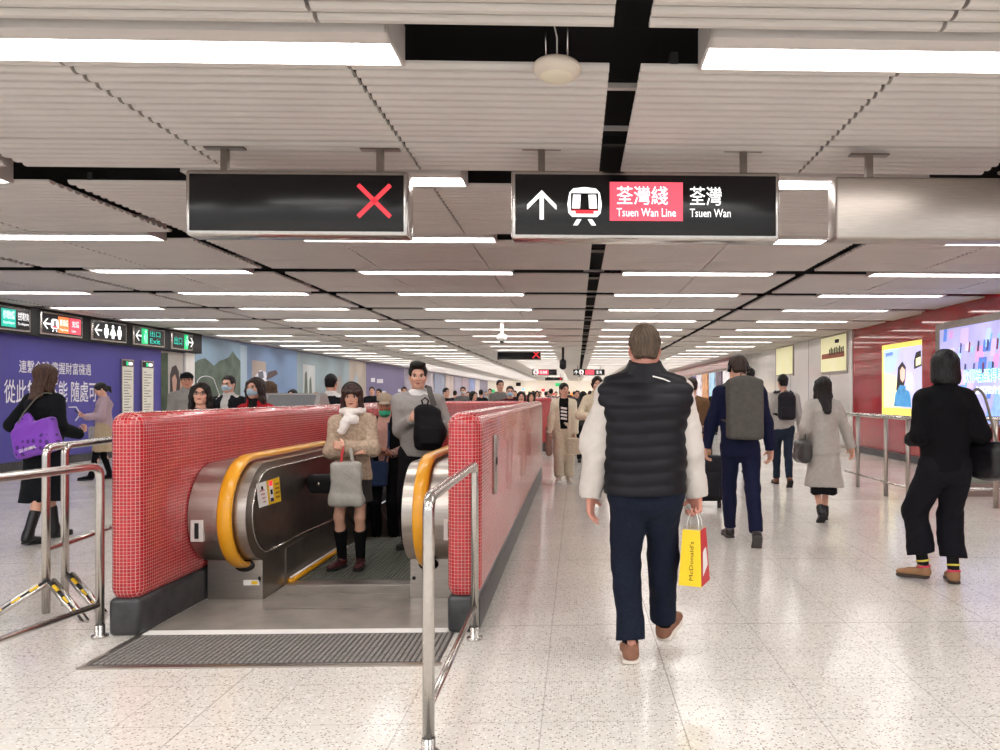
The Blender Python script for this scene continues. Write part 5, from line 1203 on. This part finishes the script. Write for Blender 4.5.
# ---- young man in the grey sweater
m10 = Person('young man in light grey sweater hugging a black backpack on the escalator', (gx(418, 6.98), 6.98, 0), 1.695, 0, vx=.008,
    feet={1: (.09, .05, 0, 0, .2), -1: (-.09, .05, 0, 0, -.2)}, hands={-1: ((-.02, -.2, 1.22), (.8, -.1, .5), (0, .9, -.2), .8), 1: ((.21, -.24, 1.16), (-.2, -.6, -.2), (-.8, .3, -.3), .9)}, elbow={1: (.45, .7, -.7), -1: (-.5, .6, -.7)}, head=(.22, .05, 0), skinc='fair', build=1.0)
m10.body(hv=.0045); m10.face_parts(lips='#b0685e'); m10.hair('#17130f', 'side', vx=.005, amp=.003)
m10.top(cloth('shirt_collar_white', '#e9e7e6', .7), hem=.3, sleeves=False, w=(.15, .11), name='shirt', collar=.022, neck_r=.062, amp=.001)
m10.top(cloth('sweater_grey', '#a39e9a', .95, noise=.1, nscale=80), hem=-.06, w=(.178, .128), wh=(.175, .13), arm=(.068, .062, .048), name='sweater', neck_r=.084, seed=9, amp=.007)
m10.trousers(cloth('charcoal', '#141316'), hem=.06); m10.shoes(mat('leather_dark', '#2a2422'))
bp = empty('backpack', m10.w((.15, -.26, .93)), 'black backpack hugged to the chest of the young man in grey', 'backpack', .25)
f = Fd(); f.box((0, 0, .2), (.12, .065, .19), .05, k=.03); f.ell((.02, -.01, .16), (.14, .09, .13), k=.05); f.ell((-.02, 0, .38), (.09, .06, .05), k=.04); f.post(folds(.008, 8)); fpart('pack_body', bp, f, .008, cloth('pack_matte_black', '#121116', .6))
f = Fd(); f.box((.01, -.085, .14), (.09, .02, .08), .02, k=.01); fpart('front_pocket', bp, f, .008, cloth('pack_matte_black', '#121116'))
strap(bp, [(.05, .03, .4), (.02, .06, .5), (.01, .16, .57), (.0, .25, .56)], .05, .012, cloth('pack_strap', '#5d5956', .8), normal_from=(-.1, .3, .3))
r = MB(); r.tube([(-.045, -.01, .4), (-.06, -.01, .45), (-.03, -.01, .475), (.0, -.01, .45), (-.01, -.01, .41)], .008, cloth('pack_matte_black', '#121116'), n=8); r.build('handle', bp)
# ---- old man with cap and green mask
m9 = Person('old man with tan cap and green mask holding a phone on the escalator', (gx(386, 7.86), 7.86, -.15), 1.57, 0, vx=.009,
    feet={1: (.08, .05, 0, 0, .1), -1: (-.1, .05, 0, 0, -.1)}, hands={-1: ((-.03, -.26, 1.07), (.6, -.5, .1), (0, .4, .9), .8), 1: ((.12, -.26, 1.06), (-.7, -.4, .1), (0, .4, .9), .7)}, elbow={1: (1, .2, -.8), -1: (-1, .2, -.8)}, head=(.2, .25, 0), lean=.06, skinc='deep')
m9.body(hv=.005); m9.face_parts(mask=('#3fae86', -.035), brow='#8a8078')
f = Fd(); R = m9.hr; t = lambda x, y, z: m9.headc+R @ vec(x, y, z); f.ell(t(0, .015, .05), (.092, .112, .09), R, cuts=((t(0, 0, .045), R @ vec(0, 0, -1)),)); f.ell(t(0, -.11, .05), (.07, .06, .012), R, k=.01); fpart('cap', m9.o, f, .006, cloth('cap_tan', '#a39380', .9), s=m9.s)
r = MB(); r.tube([Vector(t(.094*math.cos(a), .012+.113*math.sin(a), .052)*m9.s) for a in [i*PI/12 for i in range(24)]], .009*m9.s, blackc, n=8, closed=True); r.build('cap_band', m9.o)
m9.top(cloth('rose_shirt', '#c79c90'), hem=-.02, w=(.16, .12), name='shirt'); m9.top(cloth('dark_jacket', '#101014'), hem=-.14, w=(.178, .13), name='jacket', open_front=(.09, .07, -.2))
m9.trousers(cloth('black_trouser', '#0d0d12')); m9.shoes(mat('leather_dark', '#2a2422'))
ph = empty('phone', m9.w((.04, -.34, 1.09)), 'small phone held by the old man with the tan cap', 'phone'); r = MB(); r.rbox((0, 0, 0), (.035, .02, .006), M['black'], r=.004); r.build('phone_case', ph); r = MB(); r.box((0, 0, .0065), (.031, .017, .0005), mat('phone_glass', '#33353c', .1)); r.build('phone_display', ph)
db = empty('denim_bag', m9.w((-.03, -.2, .72)), 'blue denim bag hanging before the old man with the tan cap', 'bag'); f = Fd(); f.box((0, 0, .1), (.09, .04, .13), .03, k=.03); f.post(folds(.005, 1)); fpart('bag_body', db, f, .008, cloth('denim_blue', '#2f3d5c')); strap(db, [(-.06, 0, .22), (-.09, .02, .4), (-.08, .07, .62)], .02, .006, cloth('denim_blue', '#2f3d5c'), normal_from=(0, .4, .3)); strap(db, [(.06, 0, .22), (.09, .02, .4), (.08, .07, .62)], .02, .006, cloth('denim_blue', '#2f3d5c'), normal_from=(0, .4, .3))
# ---- cream cardigan woman
m6 = Person('woman in open cream cardigan over a black printed shirt walking towards us', (gx(564, 12.1), 12.1, 0), 1.60, 0, fem=True, vx=.010,
    feet={1: (.08, .0, 0, 0, .1), -1: (-.08, -.2, 0, -.1, -.1)}, head=(.45, .0, 0), build=1.05, hands={1: ((.2, -.1, .84), (0, -.2, -1), (-.9, .1, 0), .6), -1: ((-.27, -.05, .82), (0, -.1, -1), (.9, .2, 0), .6)})
m6.body(hv=.006); m6.face_parts(); m6.hair('#1c1713', 'tied', vx=.006)
crm = cloth('cream', '#ddd2ba', .9)
m6.trousers(crm, hem=.1, w=(.11, .095, .08), amp=.012); m6.top(cloth('black_tee', '#0e0d0f'), hem=.02, w=(.16, .12), name='tee_shirt')
r = MB(); zc = 1.22
for i in range(4): z = (1.30-.06*i); r.box(Vector((0, -.155, z))*m6.s, (.055*m6.s, .008, .016), M['white'], Matrix.Rotation(.15, 3, 'Y'))
r.build('shirt_print', m6.o)
m6.top(cloth('cream_knit', '#e4dac2', .95), hem=-.12, w=(.19, .14), wh=(.2, .15), arm=(.078, .075, .065), name='cardigan', open_front=(.09, .085, -.25), amp=.008); m6.shoes(mat('canvas_cream', '#cfc4b4', .8), sole=M['white'], laces=False)
tb2 = empty('tote_bag', m6.w((.17, -.18, .5)), 'cream cloth bag in the hand of the woman in the cream cardigan', 'bag'); f = Fd(); f.box((0, 0, .13), (.11, .04, .13), .03, k=.02); f.post(folds(.006, 2)); fpart('bag_body', tb2, f, .01, crm); strap(tb2, [(-.05, 0, .24), (0, .0, .36), (.05, 0, .24)], .02, .006, crm, normal_from=(0, .3, .2))
cm = empty('folded_coat', m6.w((-.27, -.04, .4)), 'dusty pink coat hanging from the arm of the woman in the cream cardigan', 'coat'); f = Fd(); f.ecap((0, 0, .1), (.02, 0, .5), (.05, .05), (.07, .06), k=.03); f.post(folds(.01, 3)); fpart('coat_cloth', cm, f, .01, cloth('dusty_pink', '#b79a8c'))
# ---- cream hoodie woman half hidden behind the vest man
m7 = Person('woman in cream hooded jacket with phone, half hidden by the man in the vest', (gx(597, 11.2), 11.2, 0), 1.68, 0, fem=True, vx=.010, head=(.1, 0, 0), feet={1: (.08, .1, 0, 0, .1), -1: (-.08, -.1, 0, 0, -.1)},
    hands={-1: ((-.08, -.24, 1.12), (.6, -.4, .3), (0, .4, .9), .7)}, elbow={-1: (-1, .2, -.8)})
m7.body(hv=.006); m7.face_parts(lips='#b04a48'); m7.hair('#2a1d18', 'up', vx=.006)
m7.top(cloth('cream_fleece', '#ddd0b4', .95), hem=-.1, w=(.19, .14), arm=(.078, .07, .058), name='hoodie', collar=.05, neck_r=.075); m7.trousers(cloth('stone_trouser', '#9b9285')); m7.shoes(mat('canvas_cream', '#cfc4b4'))
ph = empty('phone', m7.w((-.02, -.33, 1.16)), 'phone in the hand of the woman in the cream hooded jacket', 'phone'); r = MB(); r.rbox((0, 0, 0), (.05, .035, .008), M['black'], r=.004, R=Matrix.Rotation(.4, 3, 'X')); r.build('phone_case', ph)
# ---- woman with the purple bag
m17 = Person('woman in long black coat seen from behind with a purple spotted shoulder bag', (gx(44, 7.35), 7.35, 0), 1.70, 2.9, fem=True, vx=.008,
    feet={1: (.05, -.12, 0, 0, .1), -1: (-.06, .28, .0, .12, 0)}, hands={-1: ((-.2, -.2, 1.05), (.3, -.8, .3), (.3, .3, .9), .7), 1: ((.22, -.12, 1.05), (-.2, -.8, .0), (-.8, .1, 0), .6)}, elbow={-1: (-.35, .9, -.5), 1: (.3, .9, -.5)}, head=(-.25, .1, 0))
m17.body(hv=.006); m17.hair('#4a332a', 'wavy', vx=.006, amp=.005)
m17.top(cloth('long_black_coat', '#131519', .9), hem=-.1, w=(.18, .135), skirt=(.40, .225, .2), name='coat', arm=(.076, .07, .058), amp=.008, collar=.02)
m17.shoes(mat('boot_black', '#141316'), boot=.22, laces=False)
def spotted():
    m = bpy.data.materials.new('purple_spotted'); m.use_nodes = True; T = NT(m); b = m.node_tree.nodes['Principled BSDF']
    tc = T.n('ShaderNodeTexCoord'); v = T.n('ShaderNodeTexVoronoi'); v.inputs['Scale'].default_value = 15; v.inputs['Randomness'].default_value = .25; T.L(tc.outputs['Object'], v.inputs['Vector'])
    T.L(T.mix(T.m('LESS_THAN', v.outputs['Distance'], .3), lin('#8240bb'), lin('#4a1f78')), b.inputs['Base Color']); b.inputs['Roughness'].default_value = .5; return m
pb = empty('shoulder_bag', m17.w((-.16, .22, .86)), 'purple spotted shoulder bag of the woman in the long black coat', 'bag', 2.9)
f = Fd(); f.box((0, 0, .17), (.25, .045, .14), .04, k=.03, R=rotm(0, 0, .28)); f.box((-.02, .01, .1), (.22, .06, .09), .05, k=.05, R=rotm(0, 0, .25)); f.ecap((.2, 0, .27), (.08, 0, .36), (.05, .03), (.06, .03), k=.06); f.post(folds(.008, 6))
pbo = fpart('bag_body', pb, f, .009, spotted())
text('GU ANIMAL', pb, (.1, .079, .03), (-1, 0, .27), (.26, 0, 1), .2, .03, M['white'], bold=.02)
strap(pb, [(.18, .02, .3), (.16, -.04, .42), (.07, -.14, .58), (-.02, -.24, .5), (-.05, -.24, .3), (-.14, -.05, .24)], .035, .008, cloth('strap_grey_green', '#6b6a5d'), normal_from=(.05, -.2, .2))
# ---- woman in the pink coat at the left wall
m18 = Person('woman in dusty pink coat looking at her phone by the violet poster', (gx(104, 12.7), 12.7, 0), 1.62, -.9, fem=True, vx=.011,
    head=(0, .45, 0), hands={-1: ((-.08, -.28, 1.12), (.3, -.8, .4), (.3, .2, .9), .7), 1: ((.1, -.28, 1.12), (-.4, -.8, .4), (-.3, .2, .9), .7)}, elbow={1: (.8, .3, -.8), -1: (-.8, .3, -.8)}, feet={1: (.05, -.15, 0, 0, 0), -1: (-.05, .15, 0, .1, 0)})
m18.body(hv=.007); m18.face_parts(); m18.hair('#1a1513', 'tied', vx=.008)
m18.top(cloth('pink_wool', '#b29aa2', .95), hem=-.1, w=(.19, .14), arm=(.078, .07, .06), name='coat', collar=.02); m18.skirt(cloth('beige_skirt', '#b5a184'), .5, (.16, .12), (.24, .19)); m18.shoes(blackc, boot=.3, laces=False)
f = Fd()
for sd in (1, -1): f.cone(m18.hip[sd], m18.knee[sd], .08, .058, .03); f.cone(m18.knee[sd], m18.ank[sd], .058, .042, .02)
fpart('stockings', m18.o, f, .011, blackc, s=m18.s)
ph = empty('phone', m18.w((0, -.38, 1.2)), 'phone held by the woman in the dusty pink coat', 'phone', -.9); r = MB(); r.rbox((0, 0, 0), (.04, .07, .006), M['black'], r=.004, R=Matrix.Rotation(-.6, 3, 'X')); r.build('phone_case', ph)
tb3 = empty('tote_bag', m18.w((-.17, -.12, .66)), 'pale printed tote bag on the arm of the woman in the dusty pink coat', 'bag', -.6); f = Fd(); f.box((0, 0, .13), (.15, .045, .13), .03, k=.02); f.post(folds(.008, 2)); fpart('bag_body', tb3, f, .01, cloth('tote_pale', '#b3aca8', noise=.25, nscale=12)); strap(tb3, [(-.07, 0, .25), (0, .02, .42), (.07, 0, .25)], .02, .006, cloth('strap_mauve', '#8d6f74'), normal_from=(0, .3, .3))
# ---- people behind the left parapet
def commuter(label, px, top, Y, face=0, hair=('#17130f', 'short'), coat='#222226', fem=False, mask=None, glasses=False, head=(0, 0, 0), trousers='#15151c', arms=None, elbow=None, vx=.012, skinc='fair', collar=.0, inner=None, build=1.0, cname='jacket', walk=.12, facep=True, z0=0):
    p = atY(px, top, Y); H = (p.z-z0)/1.012; H = max(1.45, min(1.9, H))
    P = Person(label, (p.x, Y, z0), H, face, fem=fem, vx=vx, head=head, skinc=skinc, build=build, hands=arms, elbow=elbow, feet={1: (.08, walk, 0, .25 if walk > .1 else 0, .1), -1: (-.08, -walk, 0, 0, -.1)})
    P.body(hv=vx*.55)
    if abs(face) < 2 and facep: P.face_parts(mask=mask, glasses=glasses)
    P.hair(hair[0], hair[1], vx=vx*.6, amp=.003)
    n = 'coat_'+coat.strip('#')
    if inner: P.top(cloth('inner_'+inner.strip('#'), inner), hem=.05, sleeves=False, w=(.155, .115), name='shirt', collar=.04, neck_r=.06, amp=.002)
    P.top(cloth(n, coat), hem=-.08, w=(.182, .133), name=cname, collar=collar, neck_r=.08 if inner else .07, open_front=(.07, .06, .1) if inner and abs(face) < 1 else None)
    P.trousers(cloth('trs_'+trousers.strip('#'), trousers)); P.shoes(mat('leather_dark', '#2a2422'), laces=False)
    return P
phonearm = {-1: ((-.1, -.3, 1.22), (.2, -.5, .8), (.2, .3, .5), .7)}
m11 = commuter('woman with dark rimmed glasses and wavy black hair just behind the left red parapet', 201, 380, 6.9, .35, ('#17120f', 'wavy'), '#16151a', True, glasses=True, vx=.008, head=(-.05, -.08, 0))
m12 = commuter('man in dark jacket with pale blue mask holding up a phone by the mountain mural', 229, 374, 10.2, -.1, ('#1d1a18', 'short'), '#17181c', mask='#b9cfdf', vx=.010, arms={-1: ((-.14, -.3, 1.33), (.1, -.4, .9), (.3, .3, .3), .6)}, elbow={-1: (-1, .2, -.8)}, inner='#cfccc8')
m12b = empty('phone', m12.w((-.12, -.38, 1.42)), 'black phone held up by the masked man in the dark jacket', 'phone', -.5); r = MB(); r.rbox((0, 0, 0), (.04, .006, .075), M['black'], r=.004); r.build('phone_case', m12b)
m13 = commuter('woman in red jacket with pale blue mask and short brown hair behind the parapet', 256, 375, 7.5, -.15, ('#2a1c18', 'wavy'), '#b3202a', True, mask='#a9c3d3', vx=.008, collar=.03, inner='#1c1c1c', head=(-.1, -.05, 0))
commuter('woman with loose brown hair directly behind the woman in the red jacket', 269, 379, 9.5, 2.6, ('#5a4434', 'long'), '#2a2326', True, vx=.011)
m14 = commuter('man with dark cap and grey hooded jacket near the beige couple poster', 187, 371, 11.6, .45, ('#15130f', 'short'), '#8b8783', vx=.012, skinc='tan', collar=.05)
f = Fd(); t = lambda x, y, z: m14.headc+m14.hr @ vec(x, y, z); f.ell(t(0, .015, .05), (.094, .114, .085), cuts=((t(0, 0, .045), (0, 0, -1)),)); f.ell(t(0, -.11, .05), (.07, .06, .012), k=.01); fpart('cap', m14.o, f, .009, blackc, s=m14.s)
commuter('man in black coat with white collar seen from behind, beyond the left parapet', 331, 372, 9.7, PI, ('#0f0d0c', 'crop'), '#14171b', vx=.009, inner='#dedbd8')
commuter('woman with long black hair, small figure before the sea panel of the mural', 293, 388, 15, -.3, ('#15110f', 'long'), '#8f9295', True, vx=.014)
commuter('fair haired woman in grey coat left of the man in the black coat', 316, 391, 13.5, .4, ('#a58b6c', 'wavy'), '#8a8580', True, vx=.014)
# ---- walkers on the right half hidden behind the nearer men
m19 = commuter('walker in brown jacket behind the man in the vest, pulling a black suitcase', 692, 376, 10.2, PI, ('#2b201a', 'short'), '#6d5138', vx=.012, trousers='#131316')
commuter('dark haired walker hidden behind the man in the navy suit', 750, 366, 13.5, PI, ('#0f0d0c', 'crop'), '#3a3d45', vx=.013)
pg = empty('paper_bag', (gx(700, 9.3), 9.3, .655), 'brown kraft paper bag left of the man in the navy suit', 'bag', .2); r = MB(); k_ = mat('kraft', '#b58a58', .7, noise=.08); r.bb(-.12, .12, -.06, .06, 0, .26, k_); r.build('bag_body', pg); r = MB(); r.tube([(-.06, -.05, .26), (-.05, -.05, .36), (.05, -.05, .36), (.06, -.05, .26)], .006, k_, n=6); r.build('handle', pg)
sc_ = empty('suitcase', (gx(706, 9.3), 9.3, 0), 'black wheeled suitcase between the man in the vest and the man in navy', 'suitcase'); r = MB(); bs = cloth('suitcase_black', '#222127', .5); r.rbox((0, 0, .37), (.19, .12, .28), bs, r=.035, seg=3); r.rbox((0, -.125, .3), (.15, .02, .16), bs, r=.015); r.build('shell', sc_)
for x in (-.15, .15): r = MB(); r.tube([(x-.02, -.08, .045), (x+.02, -.08, .045)], .045, M['black'], n=12); r.build('wheel', sc_)
r = MB(); r.tube([(-.09, .1, .62), (-.09, .1, 1.0), (.09, .1, 1.0), (.09, .1, .62)], .01, M['steel'], n=8); r.build('pull_handle', sc_)
# ---- the crowd further down
cr = [ # px, top, Y, face, hair, style, coat, fem, mask, label
 (372, 386, 21, .2, '#15110f', 'short', '#1a1b20', False, None, 'man in black seen far off against the mauve poster, left one of the pair'),
 (379, 388, 20, -.2, '#120f0e', 'short', '#141418', False, None, 'man in black seen far off against the mauve poster, right one of the pair'),
 (404, 386, 19, .5, '#15110f', 'short', '#202226', False, None, 'man in a black jacket between the scarf woman and the young man'),
 (446, 387, 18, .9, '#14110f', 'short', '#141519', False, None, 'man in black just right of the young man with the backpack'),
 (463, 386, 21, 0, '#14110f', 'short', '#6c6b6a', False, '#dfe6ea', 'masked man in a grey coat over dark scarf in the distance'),
 (473, 390, 15.5, .9, '#120f0d', 'wavy', '#3b3a3c', True, None, 'woman with curly black hair beyond the rear parapet'),
 (481, 389, 24, PI, '#14110f', 'short', '#1c1d22', False, None, 'person in black right of the curly haired woman'),
 (490, 388, 27, 0, '#4a3a2c', 'short', '#b9b4ae', False, None, 'person in pale clothes in front of the lit shop windows'),
 (500, 379, 16.5, .4, '#16120f', 'short', '#77736f', False, None, 'tall man in grey jacket standing out above the crowd'),
 (510, 385, 14.5, .1, '#1d1a22', 'short', '#5a2226', False, '#9cc0dc', 'man in dark cap and maroon coat with a light blue mask'),
 (521, 390, 13.6, .2, '#1a1412', 'long', '#6a2a2e', True, None, 'long haired woman in a dark red coat beyond the right parapet'),
 (531, 391, 16.5, .2, '#16110f', 'long', '#2c2326', True, None, 'long haired woman in black at the far end of the right parapet'),
 (551, 388, 25, PI, '#14110f', 'short', '#24344e', False, None, 'person in navy beyond the far red parapet'),
 (583, 390, 15.6, PI, '#120f0e', 'wavy', '#3a3a34', True, None, 'woman with long black hair between the two women in cream'),
 (540, 391, 34, 0, '#14110f', 'short', '#3a3a40', False, None, 'distant figure in charcoal left of the woman in the cream cardigan'),
 (574, 391, 38, PI, '#2a1f18', 'short', '#6b5a50', False, None, 'distant figure in brown right of the woman in the cream cardigan'),
 (524, 391, 42, 0, '#14110f', 'short', '#a8404a', True, None, 'distant figure in red far down the hall'),
 (560, 392, 46, 0, '#14110f', 'short', '#27272c', False, None, 'distant figure in black under the far hanging signs'),
 (486, 391, 40, 0, '#14110f', 'short', '#54627e', True, None, 'distant figure in slate blue near the left wall'),
 (507, 391, 50, PI, '#14110f', 'short', '#3d3a44', False, None, 'distant figure in dark grey in the middle of the crowd'),
 (594, 391, 44, 0, '#14110f', 'short', '#8d8680', True, None, 'distant figure in taupe left of the man in the vest'),
 (496, 391, 31, .3, '#14110f', 'long', '#6f7f9a', True, None, 'small figure in pale blue behind the tall man in the grey jacket'),
 (515, 390, 29, -.2, '#2a2018', 'short', '#2c2f36', False, None, 'small dark figure between the masked man and the red coated woman'),
 (537, 390, 26.5, .2, '#14110f', 'wavy', '#8a4a44', True, None, 'figure in brick red by the far red parapet'),
 (546, 391, 30, PI, '#14110f', 'short', '#1f2026', False, None, 'small figure in black behind the far red parapet, left one'),
 (556, 391, 33, 0, '#14110f', 'short', '#b0a79c', False, None, 'small figure in beige behind the far red parapet'),
 (577, 390, 24, .1, '#14110f', 'short', '#34363e', False, None, 'figure in dark grey just right of the cream cardigan woman'),
 (590, 390, 30, PI, '#2a1a14', 'long', '#a09488', True, None, 'small figure in taupe behind the woman in the hooded jacket'),
 (569, 391, 52, PI, '#14110f', 'short', '#4a3038', False, None, 'tiny figure in plum at the middle of the hall'),
 (529, 391, 55, 0, '#14110f', 'short', '#30343a', False, None, 'tiny figure in dark clothes near the far end of the hall'),
 (548, 391, 60, 0, '#14110f', 'short', '#9a8f88', False, None, 'tiny figure in light clothes near the far end of the hall'),
 (468, 391, 30, 0, '#14110f', 'short', '#47454e', False, None, 'small figure in grey close to the left wall posters'),
 (455, 390, 26, PI, '#14110f', 'short', '#2a2830', False, None, 'figure in black against the pinkish poster panels'),
 (715, 388, 26, PI, '#14110f', 'short', '#2a2c33', False, None, 'distant walker in black before the shop banners'),
]
for px, top, Y, fc, hc, st_, co, fm, mk, lb in cr:
    P = commuter(lb, px, top, Y, fc, (hc, st_), co, fm, mask=mk, vx=.013 if Y < 20 else .018, facep=Y < 30)
# roof of far fixtures: low shop counters at the end of the hall
